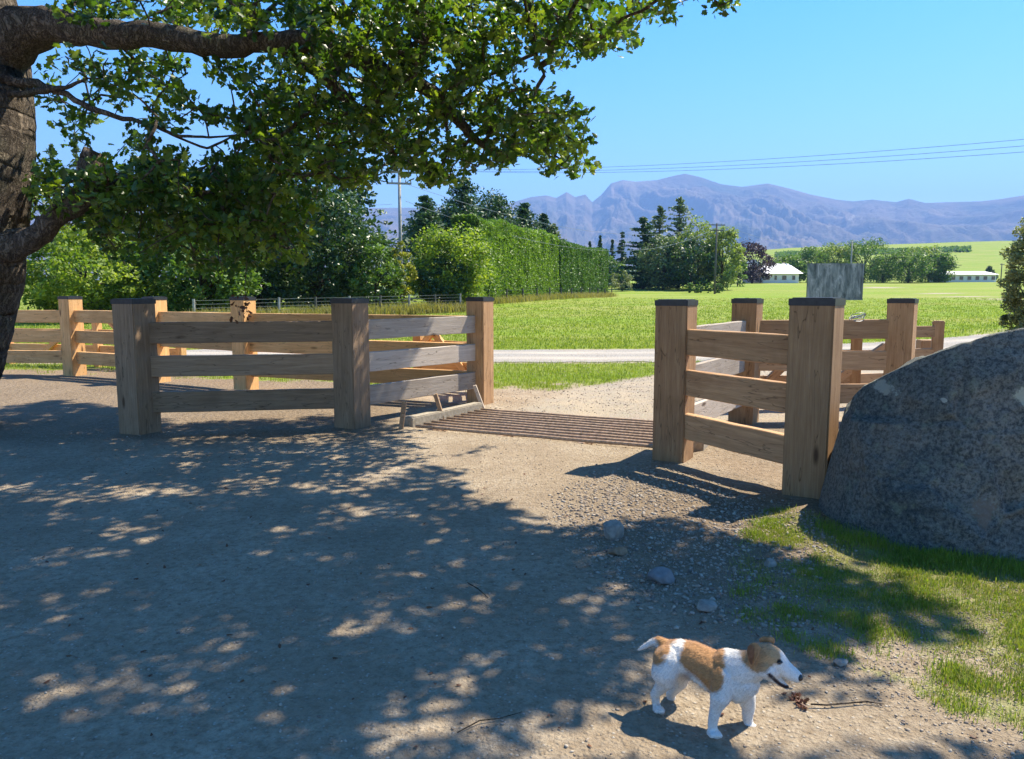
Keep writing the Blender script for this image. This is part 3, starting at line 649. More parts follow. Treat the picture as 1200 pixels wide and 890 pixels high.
# ================================================= FOLIAGE ENGINE
OAK = np.array([(0, -.5), (.10, -.34), (.20, -.26), (.13, -.12), (.30, -.02), (.20, .12), (.30, .26), (.12, .36), (0, .5), (-.12, .36), (-.30, .26), (-.20, .12), (-.30, -.02), (-.13, -.12), (-.20, -.26), (-.10, -.34)])
OVAL = np.array([(0, -.5), (.24, -.15), (.22, .2), (0, .5), (-.22, .2), (-.24, -.15)])
def leaves(name, C, size, shape, tint, seed, mat, parent=None, updir=.35, fold=.16, label=None):
    """C (n,3) leaf centres, size (n,), tint(n,)"""
    rs = np.random.default_rng(seed); n = len(C); k = len(shape)
    nn = rs.normal(size=(n, 3)); nn[:, 2] = np.abs(nn[:, 2])+updir; nn /= np.linalg.norm(nn, axis=1)[:, None]
    r = rs.normal(size=(n, 3)); r[:, 2] -= .5; a = np.cross(nn, r); a /= np.linalg.norm(a, axis=1)[:, None]; b = np.cross(nn, a)
    S = shape[None]*size[:, None, None]
    bend = -np.abs(shape[:, 0])[None]*fold*size[:, None]*2-(shape[:, 1][None]**2)*size[:, None]*rs.uniform(-.1, .6, (n, 1))
    P = C[:, None]+S[..., 0:1]*a[:, None]+S[..., 1:2]*b[:, None]+bend[..., None]*nn[:, None]
    if k == 6:
        V = P.reshape(-1, 3); q = (np.arange(n)*6)[:, None, None]
        Fc = (np.array([[0, 1, 2, 3], [0, 3, 4, 5]])[None]+q).reshape(-1, 4); T = np.repeat(tint, 6)
    else:
        V = np.concatenate([P, C[:, None]], 1).reshape(-1, 3); i = np.arange(k)
        tr = np.stack([i, (i+1) % k, np.full(k, k)], 1); Fc = (tr[None]+(np.arange(n)*(k+1))[:, None, None]).reshape(-1, 3); T = np.repeat(tint, k+1)
    o = link(name, npmesh(name, V, Fc, False, np.clip(T, 0, 1)), FOL[mat] if isinstance(mat, str) else mat, parent); return o
def clump_leaves(cent, rad, per, size, seed, squash=.7, tvar=.35, shell=.0):
    rs = np.random.default_rng(seed); n = len(cent)
    d = rs.normal(size=(n*per, 3)); d /= np.linalg.norm(d, axis=1)[:, None]
    rr = rs.random(n*per)**(1/3); rr = np.maximum(rr, shell*rs.random(n*per))
    d *= (rr*np.repeat(rad, per))[:, None]; d[:, 2] *= squash
    P = np.repeat(cent, per, 0)+d
    t = np.repeat(rs.random(n), per)*tvar*1.3+rs.random(n*per)*(1-tvar)*.8
    return P, size*rs.uniform(.65, 1.25, n*per), t

def crown(name, root, base, W_, H_, D_, leaf, nclump, per, mat, seed, shape='round', trunk=True, crad=.16, bottom=.06, parts=('crown', 'trunk')):
    """broadleaf tree or shrub; base=(x,y,z)"""
    rs = np.random.default_rng(seed)
    th = rs.uniform(0, 2*math.pi, nclump*4); u = rs.uniform(-1, 1, nclump*4); s = np.sqrt(1-u*u)
    d = np.stack([s*np.cos(th), s*np.sin(th), u], 1)
    lump = 1+.30*fbm(d[:, 0]*1.7+seed, d[:, 1]*1.7, d[:, 2]*1.7, 3, seed)+.12*fbm(d[:, 0]*5+seed, d[:, 1]*5, d[:, 2]*5, 2, seed)
    rr = (.55+.45*rs.random(nclump*4)**.5)*lump
    P = d*rr[:, None]
    if shape == 'dome': P[:, 2] = np.where(P[:, 2] < 0, P[:, 2]*1.0, P[:, 2]); keep = P[:, 2] > -.95
    elif shape == 'cone':
        hgt = (P[:, 2]+1)/2; P[:, :2] *= np.clip(1.35*(1-hgt)+.08, 0, 1)[:, None]; keep = np.ones(len(P), bool)
    else: keep = np.ones(len(P), bool)
    P = P[keep][:nclump]
    hb = H_*bottom; hc = (H_-hb)/2
    Cn = np.column_stack([base[0]+P[:, 0]*W_/2, base[1]+P[:, 1]*D_/2, base[2]+hb+hc+P[:, 2]*hc])
    rad = crad*min(W_, H_)*rs.uniform(.45, 1.0, len(Cn))
    L, S, T = clump_leaves(Cn, rad, per, leaf, seed+1, .75, .5)
    L[:, 2] = np.maximum(L[:, 2], base[2]+.03)
    leaves(parts[0], L, S, OVAL, T, seed+2, mat, root)
    tb = MB(); top = Vector((base[0]+W_*.03, base[1], base[2]+H_*.62)); b0 = Vector((base[0], base[1], base[2]-.15))
    r0 = max(.03*W_, .02*H_)
    tb.tube([b0, b0.lerp(top, .3)+Vector((W_*.01, 0, 0)), b0.lerp(top, .65)-Vector((W_*.01, 0, 0)), top], [r0, r0*.8, r0*.5, r0*.2], 8)
    for k in rs.choice(len(Cn), min(14, len(Cn)), replace=False):
        q = Vector(Cn[k]); st = b0.lerp(top, float(np.clip((q.z-base[2])/H_*.7, .15, .95)))
        m = st.lerp(q, .5)+Vector((0, 0, H_*.03)); tb.tube([st, m, q], [r0*.35, r0*.22, r0*.08], 5)
    tb.build(parts[1], M['bark2'], root, True)

def conifer(root, base, W_, H_, leaf, mat, seed, layers=26, droop=.25, open_=.0, per=7):
    rs = np.random.default_rng(seed); Cn = []; tb = MB()
    b0 = Vector((base[0], base[1], base[2]-.1)); top = Vector((base[0], base[1], base[2]+H_))
    tb.tube([b0, b0.lerp(top, .5), top], [H_*.018, H_*.011, H_*.002], 8)
    for i in range(layers*9):
        f = rs.random()**1.15; z = base[2]+H_*(.04+.95*f)
        if rs.random() < open_: continue
        a = rs.uniform(0, 6.28); env = (1-f)**.75*(1+.22*math.sin(a*2+f*9+seed)+.15*math.sin(f*23+seed))
        L = W_/2*env*rs.uniform(.55, 1.12)+W_*.02; m = max(3, int(L/(W_*.05)))
        ends = Vector((base[0]+math.cos(a)*L, base[1]+math.sin(a)*L, z-droop*L+.12*L))
        if i % 5 == 0: tb.tube([(base[0], base[1], z), ends], [H_*.004, H_*.001], 4, False)
        q = np.linspace(.12, 1, m); p = np.column_stack([base[0]+math.cos(a)*L*q, base[1]+math.sin(a)*L*q, z-droop*L*q+.12*L*q*q])
        Cn.append(p)
    Cn = np.concatenate(Cn); rad = np.full(len(Cn), W_*.038)
    L, S, T = clump_leaves(Cn, rad, per, leaf, seed+1, .45, .5)
    L[:, 2] = np.maximum(L[:, 2], base[2]+.05)
    leaves('crown', L, S, OVAL, T, seed+2, mat, root, .6)
    tb.build('trunk', M['bark2'], root, True)

def at(px, Y): x = (px-600)/F*Y; return x
def zof(py, Y, px=600): return Wp(px, py, Y).z
def tree(kind, px, Y, pw, ptop, leaf, mat, seed, label, cat='tree', name='tree', n=200, per=40, shape='round', group=None, bottom=.05, depth=None, crad=.16, **k):
    x = at(px, Y); z = float(gz(x, Y)); H = zof(ptop, Y)-z; Wd = pw/F*Y
    e = empty(name, (x, Y, z), 0, label, cat, group)
    if kind == 'con': conifer(e, (x, Y, z), Wd, H, leaf, mat, seed, **k)
    else: crown(name, e, (x, Y, z), Wd, H, depth or Wd*.9, leaf, n, per, mat, seed, shape, bottom=bottom, crad=crad)
    return e
# left border shrubs and trees
tree('d', 96, 34, 150, 270, .20, 'lime', 101, 'bright lime-green shrub directly right of the big trunk', 'shrub', 'leafy_shrub', 260, 60, bottom=.0)
tree('d', 236, 36, 140, 250, .24, 'mid', 103, 'glossy green shrub with yellowing top behind the orange fence', 'shrub', 'leafy_shrub', 260, 52, bottom=.0)
tree('d', 160, 41, 90, 215, .26, 'dark', 104, 'dark shrub filling the gap behind the lime-green shrub', 'shrub', 'dark_shrub', 150, 45, bottom=.0)
tree('d', 250, 37.5, 34, 275, .16, 'yellow', 107, 'slim yellow-leaved sapling in front of the dark shade', 'shrub', 'yellow_shrub', 40, 30, bottom=.25)
tree('d', 305, 45, 140, 205, .30, 'dark', 108, 'broad dark leafy tree left of the wire fence', 'tree', 'broadleaf_tree', 240, 45, bottom=.0)
tree('d', 375, 43, 130, 222, .26, 'dark', 110, 'dark glossy tree standing over the wire fence', 'tree', 'broadleaf_tree', 260, 50, bottom=.02)
tree('con', 405, 54, 165, 118, .40, 'fir', 112, 'tall dark conifer behind the glossy tree, left of the pale pole', 'tree', 'conifer', layers=34, per=12)
tree('con', 345, 58, 120, 130, .40, 'fir', 113, 'tall dark conifer mostly hidden by oak leaves', 'tree', 'conifer', layers=30, per=10)
tree('d', 440, 42, 60, 285, .20, 'mid', 114, 'olive-green shrub below the pale pole', 'shrub', 'leafy_shrub', 110, 42, bottom=.0)
tree('d', 468, 43, 36, 282, .17, 'yellow', 115, 'yellow-green bush between pale pole foot and round bush', 'shrub', 'yellow_shrub', 70, 40, bottom=.0)
tree('d', 527, 46, 94, 266, .20, 'lime', 117, 'dense round bright green bush at the near end of the hedge', 'shrub', 'round_bush', 200, 70, bottom=.0, crad=.17)
tree('d', 520, 45, 60, 300, .20, 'dark', 118, 'grey-green low shrub in front of the round bush', 'shrub', 'dark_shrub', 90, 40, bottom=.0)
for i, (px, pt, w, sd) in enumerate([(75, 168, 34, 1), (103, 152, 34, 2)]):
    tree('con', px, 95, w, pt, .5, 'spruce', 120+sd, ['pale far conifer in the gap beside the trunk, left of a taller one', 'taller pale far conifer in the gap above the lime shrub'][i], 'tree', 'conifer', layers=20, per=9)
labs = ['dark conifer top directly right of the pale pole', 'broadest conifer rising behind the round bush', 'conifer behind the hedge, second right of the broad one', 'dark conifer over the hedge middle', 'last dark conifer before the hedge drops', 'bushy olive tree top at the hedge step']
for i, (px, pt, w, Y) in enumerate([(500, 230, 110, 74), (546, 208, 135, 78), (584, 230, 96, 84), (614, 238, 92, 88), (636, 250, 66, 92), (648, 262, 60, 93)]):
    tree('con', px, Y, w, pt, .36, 'fir' if i < 5 else 'spruce', 130+i, labs[i], 'tree', 'conifer', layers=34, per=14, droop=.05)
for i, (px, pt, w, lab) in enumerate([(515, 244, 90, 'bushy dark evergreen over the round bush'), (556, 226, 100, 'widest bushy evergreen behind the hedge'), (598, 246, 84, 'bushy evergreen behind the middle of the hedge')]):
    tree('d', px, 79+i*4, w, pt, .32, 'fir', 230+i, lab, 'tree', 'broadleaf_tree', 240, 60, bottom=.0)
# clipped shelter hedge, two stretches
def hedge(name, p0, p1, h0, h1, th, mat, seed, n, leaf, label):
    rs = np.random.default_rng(seed); p0 = np.array(p0); p1 = np.array(p1); d = p1-p0; L = np.linalg.norm(d); d = d/L; nr = np.array([d[1], -d[0]])
    if nr[1] > 0: nr = -nr
    s = rs.random(n); f = rs.random(n); top = rs.random(n) < .22
    hh = (h0+(h1-h0)*s)*(1+.035*vnoise(s*L*.5, s*0, s=seed)+.02*vnoise(s*L*2, s*0, s=seed))
    col = .35*np.sin(s*L*2.1+np.sin(s*L*.7)*2)
    z = np.where(top, hh+rs.normal(0, .08, n), hh*f**.9); off = np.where(top, rs.uniform(-th/2, th/2, n), th/2+.18*fbm(s*L*.9, z*.35, o=3, s=seed)+rs.normal(0, .08, n)+.12*(1-z/hh))
    endm = rs.random(n) < .07
    s = np.where(endm, np.where(rs.random(n) < .5, 0, 1)+rs.normal(0, .003, n), s); off = np.where(endm, rs.uniform(-th/2, th/2, n), off)
    P = p0[None]+d[None]*(s*L)[:, None]+nr[None]*off[:, None]
    g = gz(P[:, 0], P[:, 1]); C_ = np.column_stack([P, g+z])
    T = np.clip(.5+.5*fbm(s*L*.6, z*.8, o=3, s=seed+4)+rs.normal(0, .15, n), 0, 1)
    e = empty(name, (p0[0], p0[1], float(gz(*p0))), 0, label, 'hedge')
    leaves('foliage', C_, leaf*rs.uniform(.7, 1.3, n), OVAL, T, seed, mat, e, .1)
    b = MB(); cs = []
    for k in range(13):
        q = p0+d*L*(k/12); zg = float(gz(*q)); b.tube([(q[0], q[1], zg-.1), (q[0], q[1], zg+(h0+(h1-h0)*k/12)*.9)], [.12, .05], 6)
    b.build('stems', M['bark2'], e)
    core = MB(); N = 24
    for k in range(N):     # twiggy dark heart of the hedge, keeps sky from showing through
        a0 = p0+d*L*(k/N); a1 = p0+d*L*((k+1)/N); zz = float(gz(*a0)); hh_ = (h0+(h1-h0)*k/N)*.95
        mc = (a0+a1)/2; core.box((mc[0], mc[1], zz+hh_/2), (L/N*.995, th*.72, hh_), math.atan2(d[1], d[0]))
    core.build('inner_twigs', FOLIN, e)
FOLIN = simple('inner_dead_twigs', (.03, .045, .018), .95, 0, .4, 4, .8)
hedge('clipped_hedge', (-3.4, 54), (3.6, 76), 6.1, 6.05, 1.8, 'hedge', 201, 95000, .20, 'tall clipped bright green hedge receding from the round bush')
hedge('clipped_hedge', (3.9, 78), (11.2, 97), 5.6, 5.7, 1.8, 'hedge2', 203, 60000, .22, 'darker far stretch of tall hedge at its right end')
# paddock wire fence along the left border
wf = empty('wire_fence', (-14, 34, .2), 0, 'old wire fence with grey stakes below the dark trees', 'fence')
wa = Vector((-13.2, 31.5, 0)); wb = Vector((-3.0, 44, 0)); ends = []
for k in range(9):
    q = wa.lerp(wb, k/8); z = float(gz(q.x, q.y)); b = MB(); b.tube([(q.x, q.y, z-.1), (q.x+random.uniform(-.03, .03), q.y, z+1.05)], .06, 7)
    b.build('post', M['pole_wood'] if k % 2 == 0 else M['pole_dark'], wf)
for j in range(6):
    b = MB(); pts = []
    for k in range(9):
        q = wa.lerp(wb, k/8); pts.append((q.x, q.y, float(gz(q.x, q.y))+.18+j*.16))
    b.tube(pts, .009, 4); b.build('wire', M['wire'], wf)
wf2 = empty('wire_fence', (0, 49, .4), 0, 'line of short dark stakes at the foot of the hedge', 'fence')
for k in range(14):
    q = Vector((-4.3, 48.6, 0)).lerp(Vector((12.6, 96, 0)), k/13); z = float(gz(q.x, q.y)); b = MB(); b.tube([(q.x, q.y, z-.1), (q.x, q.y, z+1.1)], .07, 6); b.build('post', M['pole_dark'], wf2)
for j in range(3):
    b = MB(); b.tube([(lambda q: (q.x, q.y, float(gz(q.x, q.y))+.3+.33*j))(Vector((-4.3, 48.6, 0)).lerp(Vector((12.6, 96, 0)), k/13)) for k in range(14)], .008, 4); b.build('wire', M['wire_dark'], wf2)
# dry tall grass under hedge and wire fence
rs = np.random.default_rng(5); n = 4500; s = rs.random(n)
pp = np.column_stack([-4.3+16.9*s+rs.normal(0, .3, n), 48.6+47.4*s+rs.normal(0, .5, n), 0*s]); s = rs.random(4500)
pp = np.concatenate([pp, np.column_stack([-13.4+10.6*s+rs.normal(0, .25, 4500), 31.6+12.6*s+rs.normal(0, .4, 4500), 0*s])])
blades('dry_grass', pp, .45+.35*rs.random(len(pp)), np.full(len(pp), .035), 'straw', 9, 'tall dry grass along hedge foot and wire fence', 3, spread=.15)

# middle distance group
mid = [('con', 690, 150, 14, 283, 'fir', 'small far spire conifer at the hedge end'), ('con', 702, 155, 16, 276, 'fir', 'far spire conifer, second right of hedge end'), ('con', 716, 158, 15, 281, 'fir', 'far spire conifer before the big dark tree'),
       ('con', 727, 160, 22, 270, 'fir', 'far conifer touching the big dark tree')]
for i, (k, px, Y, w, pt, m, lab) in enumerate(mid): tree(k, px, Y, w, pt, .5, m, 140+i, lab, 'tree', 'conifer', layers=14, per=8)
tree('d', 712, 140, 40, 303, .5, 'mid', 150, 'low green trees right of the hedge end', 'tree', 'broadleaf_tree', 70, 30, bottom=.0)
tree('con', 752, 128, 66, 254, .55, 'fir', 151, 'broad dark fir left in the central tree group', 'tree', 'conifer', layers=24, per=12, droop=.1)
tree('con', 793, 134, 74, 231, .50, 'spruce', 152, 'tallest open-branched spruce in the central tree group', 'tree', 'conifer', layers=22, per=7, open_=.28, droop=-.02)
tree('con', 770, 137, 56, 241, .50, 'spruce', 153, 'second tallest open spruce, left of the tallest', 'tree', 'conifer', layers=20, per=7, open_=.25, droop=0)
tree('d', 776, 124, 62, 278, .45, 'spruce', 154, 'grey-green tree in front of the tall spruces', 'tree', 'broadleaf_tree', 120, 40, bottom=.03)
tree('d', 806, 122, 60, 284, .45, 'dark', 155, 'dark rounded tree in the middle of the central group', 'tree', 'broadleaf_tree', 120, 45, bottom=.03)
tree('d', 815, 127, 62, 262, .42, 'willow', 156, 'pale willow-like tree behind the dark rounded one', 'tree', 'broadleaf_tree', 150, 40, bottom=.05)
tree('d', 843, 124, 46, 266, .40, 'willow', 157, 'pale drooping willow behind the dark power pole', 'tree', 'broadleaf_tree', 150, 45, bottom=.0)
tree('d', 728, 118, 26, 318, .3, 'silver', 158, 'small silvery shrub at the foot of the big fir', 'shrub', 'leafy_shrub', 40, 30, bottom=.0)
tree('d', 862, 150, 26, 305, .4, 'mid', 159, 'small green tree between willow and purple tree', 'tree', 'broadleaf_tree', 50, 30, bottom=.0)
tree('d', 879, 186, 46, 284, .55, 'purple', 160, 'dark purple-leaved tree left of the white-roofed house', 'tree', 'broadleaf_tree', 110, 40, bottom=.02)
for i, (px, w) in enumerate([(806, 9), (817, 11), (829, 9), (840, 12)]):
    tree('d', px, 112, w, 333 if i % 2 else 331, .22, 'mid', 165+i, ['small clipped ball shrub, leftmost under the central trees', 'clipped ball shrub, second from left under the central trees', 'clipped ball shrub just left of the dark power pole', 'clipped ball shrub just right of the dark power pole'][i], 'shrub', 'ball_shrub', 26, 30, bottom=.0, group='clipped ball shrubs')
far = [(918, 200, 46, 300, 'mid', 'green tree right behind the white-roofed house'), (946, 204, 44, 291, 'mid', 'green tree left behind the metal sign board'), (975, 206, 46, 284, 'willow', 'pale tree above the metal sign board'),
       (1008, 200, 52, 279, 'mid', 'tallest tree at the far pole, right of the sign board'), (1030, 206, 30, 300, 'mid', 'small tree between tallest tree and domed tree'), (1060, 196, 50, 293, 'mid', 'domed tree with dense rounded crown on field edge'), (1076, 208, 50, 289, 'willow', 'pale tree peeping behind the domed tree'),
       (1096, 202, 38, 296, 'mid', 'loose green tree at the left end of the long low building'), (1154, 215, 20, 314, 'dark', 'dark cone-shaped shrub behind the long low building')]
for i, (px, Y, w, pt, m, lab) in enumerate(far): tree('d', px, Y, w, pt, .5, m, 180+i, lab, 'tree', 'broadleaf_tree', 130, 42, bottom=.02, shape='cone' if i == 8 else 'round', crad=.18)
tree('d', 1118, 420, 6, 315, .5, 'dark', 196, 'tiny lone shrub on the green hillside', 'shrub', 'leafy_shrub', 16, 20)
# far-off plantations: read as one mass
def mass(name, px0, px1, Y, top, leaf, mat, seed, label, n=7000, depth=30):
    rs = np.random.default_rng(seed); px = rs.uniform(px0, px1, n); y = Y+rs.uniform(0, depth, n); x = at(px, 1)*y
    g = gz(x, y); tp = np.array([zof(top, Y)])-gz(at((px0+px1)/2, Y), Y); z = g+tp*(.78+.3*vnoise(x*.11, y*.02, s=seed))*rs.random(n)
    o = leaves(name, np.column_stack([x, y, z]), leaf*rs.uniform(.6, 1.3, n), OVAL, rs.random(n), seed, mat, None); return tag(o, label, 'wood', kind='stuff')
mass('far_wood', 905, 1130, 560, 296, 3.0, 'mid', 301, 'far young plantation behind the houses', 9000, 60)
mass('far_shelterbelt', 915, 1110, 880, 289.5, 4.0, 'fir', 303, 'thin dark shelterbelt along the hill crest', 6000, 30)
mass('far_wood', 560, 960, 330, 312, 2.0, 'fir', 305, 'dark far wood behind the central trees', 12000, 60)
# shrub at right edge behind the boulder
tree('d', 1214, 13.5, 74, 245, .055, 'silver', 210, 'pale silvery shrub at the right edge behind the boulder', 'shrub', 'silver_shrub', 300, 110, bottom=.0, crad=.14)

# ================================================= BUILDINGS
def house():
    Y = 192; x = at(914, Y); z = float(gz(x, Y)); e = empty('farmhouse', (x, Y, z), 0, 'white-roofed farmhouse beside the purple tree', 'house')
    def g(px): return at(px, Y)
    def hip(x0, x1, y0, y1, z0, z1, zr, mat, nm, ins=.35):
        b = MB(); w = x1-x0; b.add([(x0, y0, z0), (x1, y0, z0), (x1, y1, z0), (x0, y1, z0), (x0+w*ins, (y0+y1)/2, zr), (x1-w*ins, (y0+y1)/2, zr)], [(0, 1, 5, 4), (1, 2, 5), (2, 3, 4, 5), (3, 0, 4), (3, 2, 1, 0)])
        return b.build(nm, M[mat], e)
    b = MB(); b.box(((g(893)+g(934))/2, Y+4, z+1.2), (g(934)-g(893), 7, 2.5)); b.build('wall', M['white'], e)
    hip(g(889), g(938), Y-.2, Y+8.2, z+2.4, 0, z+5.0, 'roof_white', 'roof', .22)
    b = MB(); b.box(((g(879)+g(891))/2, Y+5, z+2.0), (g(891)-g(879), 6, 4.0)); b.build('wing_wall', M['roof_pink'], e)
    b = MB(); xa, xb = g(878), g(892); xm = (xa+xb)/2; b.add([(xa, Y+1.8, z+4), (xb, Y+1.8, z+4), (xm, Y+1.8, z+6), (xa, Y+8.3, z+4), (xb, Y+8.3, z+4), (xm, Y+8.3, z+6)], [(0, 1, 2), (3, 5, 4), (0, 2, 5, 3), (1, 4, 5, 2), (0, 3, 4, 1)]); b.build('wing_roof', M['roof_white'], e)
    for px, w in ((898, 2.2), (907, 1.4), (917, 2.6), (928, 1.8)):
        b = MB(); b.box((g(px), Y+.46, z+1.35), (w*.5, .06, 1.2)); o = b.build('window', M['white'], e); b = MB(); b.box((g(px), Y+.41, z+1.35), (w*.42, .04, 1.05)); b.build('pane', M['glass'], o)
    b = MB(); b.box((g(923), Y+5, z+4.9), (.6, .6, 1.1)); b.build('chimney', M['roof_pink'], e)
house()
def shed():
    Y = 205; x = at(1132, Y); z = float(gz(x, Y)); e = empty('low_building', (x, Y, z), 0, 'long low white-roofed building on the right of the field', 'building')
    L = at(1165, Y)-at(1098, Y); b = MB(); b.box((x, Y+4, z+1.0), (L*.95, 7, 2.1)); b.build('wall', M['white'], e)
    x0, x1 = x-L/2, x+L/2; b = MB(); b.add([(x0, Y-.3, z+2.05), (x1, Y-.3, z+2.05), (x1, Y+8.3, z+2.05), (x0, Y+8.3, z+2.05), (x0+.5, Y+4, z+3.0), (x1-1.5, Y+4, z+3.0)], [(0, 1, 5, 4), (1, 2, 5), (2, 3, 4, 5), (3, 0, 4), (3, 2, 1, 0)]); b.build('roof', M['roof_white'], e)
    for k in range(7):
        xx = x0+1.4+k*(L-2.6)/6; b = MB(); b.box((xx, Y+.46, z+1.1), (1.1, .06, 1.1)); o = b.build('window', M['white'], e); b = MB(); b.box((xx, Y+.41, z+1.1), (.95, .04, .95)); b.build('pane', M['glass'], o)
shed()

# ================================================= POLES AND LINES
def pole(px, Y, ptop, r, mat, label, arms=((.25, 1.1),), name='utility_pole'):
    x = at(px, Y); z = float(gz(x, Y)); zt = zof(ptop, Y, px); e = empty(name, (x, Y, z), 0, label, 'pole')
    b = MB(); b.tube([(x, Y, z-.3), (x, Y, zt)], [r, r*.7], 10); b.build('shaft', M[mat], e, True)
    for (dz, w) in arms:
        b = MB(); b.box((x, Y-r-.05, zt-dz), (w*2, .10, .12), R(12)); a = b.build('crossarm', M[mat], e)
        for s in (-.95, -.55, .55, .95):
            b = MB(); q = Vector((x+math.cos(R(12))*w*s, Y-r-.05+math.sin(R(12))*w*s, zt-dz)); b.tube([q, q+Vector((0, 0, .12)), q+Vector((0, 0, .2)), q+Vector((0, 0, .26))], [.02, .05, .035, .02], 7); b.build('insulator', M['wire'], a)
    return Vector((x, Y, zt))
P1 = pole(471, 50, 199, .13, 'pole_wood', 'pale grey utility pole with crossarms against the dark conifer', ((.2, 1.15), (.9, .8)))
P2 = pole(836, 108, 262, .16, 'pole_dark', 'dark utility pole standing in the field before the willow', ((.25, 1.2), (1.0, 1.0)))
P3 = pole(993, 150, 283, .17, 'pole_wood', 'pale far utility pole showing above the metal sign board', ((.3, 1.0),))
P4 = pole(1168, 190, 309, .14, 'pole_dark', 'thin far pole beside the long low building', ((.3, .6),))
def line(label, a, b, sag, r=.014, mat='wire_dark', grp=None, n=28):
    a = Vector(a); b = Vector(b); m = MB(); m.tube([a.lerp(b, i/n)+Vector((0, 0, -sag*4*(i/n)*(1-i/n))) for i in range(n+1)], r, 4, False)
    tag(m.build('power_line', M[mat], None), label, 'power line', grp)
off = [Vector((-1.05, -.4, -.0)), Vector((.55, -.1, 0)), Vector((1.1, 0, 0))]
names = ['lowest', 'middle', 'highest']
for k, dv in enumerate(off):
    line(f'{names[2-k]} of the three thin lines crossing the sky above the mountains', P1+dv, Wp(1420, 143+9*k, 24), .55, .008, 'wire_dark', 'overhead lines to the right')
    line(f'{names[2-k]} of the three pale lines running left from the pale pole', P1+dv, Wp(-260, 168-6*k, 40)+Vector((0, k*.4, 0)), .9, .019, 'wire', 'overhead lines to the left')
line('single pale line sagging left below the three from the pale pole', P1+Vector((-.5, 0, -2.2)), Wp(-260, 225, 40), .5, .013, 'wire')
line('upper line from the pale pole to the dark field pole', P1+Vector((.4, 0, -.9)), P2+Vector((-.9, 0, -.2)), 2.2, .016, 'wire')
line('lower line from the pale pole to the dark field pole', P1+Vector((.4, 0, -2.0)), P2+Vector((-.9, 0, -1.0)), 3.0, .016, 'wire')
line('thin line between dark field pole and far pale pole', P2+Vector((.9, 0, -.2)), P3+Vector((-.6, 0, -.3)), 1.6, .016, 'wire')

# ================================================= METAL SIGN BOARD (seen from behind)
e = empty('sign_board', (at(976, 12), 12, 0), 0, 'weathered grey-green metal board standing behind the nearest right post', 'sign')
t = NT('weathered_sheet_metal'); v = t.co('Object', (3, 3, 1)); n1 = t.noise(v, 3.0, 6, .7, .6); n2 = t.noise(t.co('Object', (14, 14, 1.2)), 2.0, 5, .7)
c = t.ramp(n1, [(.36, (.04, .065, .065)), (.5, (.12, .17, .16)), (.64, (.33, .39, .37))]); c = t.mix(t.ramp(n2, [(.45, 0.0), (.7, .5)]), c, (.34, .40, .38))
M['sheet'] = t.done(t.pbr(c, .42, t.bump(n1, .2, .004), .5, .35))
zb, zt = zof(352, 12), zof(309, 12); xa, xb = at(943, 12), at(1008, 12)
b = MB(); b.box(((xa+xb)/2, 12, (zb+zt)/2), (xb-xa, .035, zt-zb), R(2)); b.build('panel', M['sheet'], e, False, .004)
b = MB()
for zz in (zb+.012, zt-.012): b.box(((xa+xb)/2, 12, zz), (xb-xa+.01, .05, .024), R(2))
for xx in (xa+.012, xb-.012): b.box((xx, 12+(xx-(xa+xb)/2)*.035, (zb+zt)/2), (.024, .052, zt-zb-.05), R(2))
b.build('frame', M['sheet'], e)
b = MB(); b.box((at(952, 12), 12.06, zt/2-.1), (.09, .07, zt), 0); b.build('support_post', M['pole_dark'], e, False, .004)

# ================================================= OAK
oak = empty('oak_tree', (-6.1, 8.1, 0), 0, 'great oak at the left edge with limbs reaching over the driveway', 'tree')
wood = MB(); nodes = []      # nodes: (pos, radius)
def limb(pts, n=14, seed=0, wob=.03, sides=12, addn=True):
    P = [Vector(p[:3]) for p in pts]; rr = [p[3] for p in pts]; out = []; rad = []
    rs = random.Random(seed)
    for i in range(len(P)-1):
        p0 = P[max(i-1, 0)]; p1 = P[i]; p2 = P[i+1]; p3 = P[min(i+2, len(P)-1)]
        for k in range(n//2):
            t_ = k/(n//2); t2 = t_*t_; t3 = t2*t_
            q = .5*((2*p1)+(p2-p0)*t_+(2*p0-5*p1+4*p2-p3)*t2+(3*p1-p0-3*p2+p3)*t3)
            w = rr[i]*(1-t_)+rr[i+1]*t_; q = q+Vector((rs.uniform(-1, 1), rs.uniform(-1, 1), rs.uniform(-1, 1)))*wob*w
            out.append(q); rad.append(w*(1+rs.uniform(-1, 1)*min(.06, wob*.9)))
    out.append(P[-1]); rad.append(rr[-1]); wood.tube(out, rad, sides)
    if addn:
        for q, w in zip(out, rad): nodes.append((q, w))
def w4(px, py, Y, r): p = Wp(px, py, Y); return (p.x, p.y, p.z, r)
limb([(-6.75, 8.2, -.3, .95), (-6.6, 8.2, .1, .76), (-6.36, 8.2, .6, .62), (-5.99, 8.15, 1.3, .55), (-5.76, 8.1, 2.1, .55), (-5.62, 8.1, 3.0, .56), (-5.60, 8.1, 3.9, .54), (-5.64, 8.15, 4.8, .46), (-5.5, 8.3, 6.2, .38), (-5.2, 8.5, 7.6, .27), (-5.0, 8.8, 9.2, .14)], 60, 1, .006, 40)
limb([(-5.6, 8.1, 3.9, .42), w4(45, 33, 8.0, .20), w4(110, 38, 7.9, .14), w4(190, 44, 7.8, .122), w4(260, 54, 7.8, .112), w4(330, 48, 7.85, .10), w4(400, 58, 7.9, .115), w4(450, 84, 8.0, .095), w4(500, 104, 8.0, .075), w4(535, 138, 8.05, .055), w4(562, 168, 8.05, .035), w4(600, 185, 8.1, .02)], 12, 2, .12, 16)
limb([w4(330, 50, 7.85, .10), w4(372, 84, 8.1, .07), w4(418, 128, 8.3, .055), w4(448, 160, 8.4, .045), w4(470, 195, 8.5, .025)], 10, 3, .15, 9)
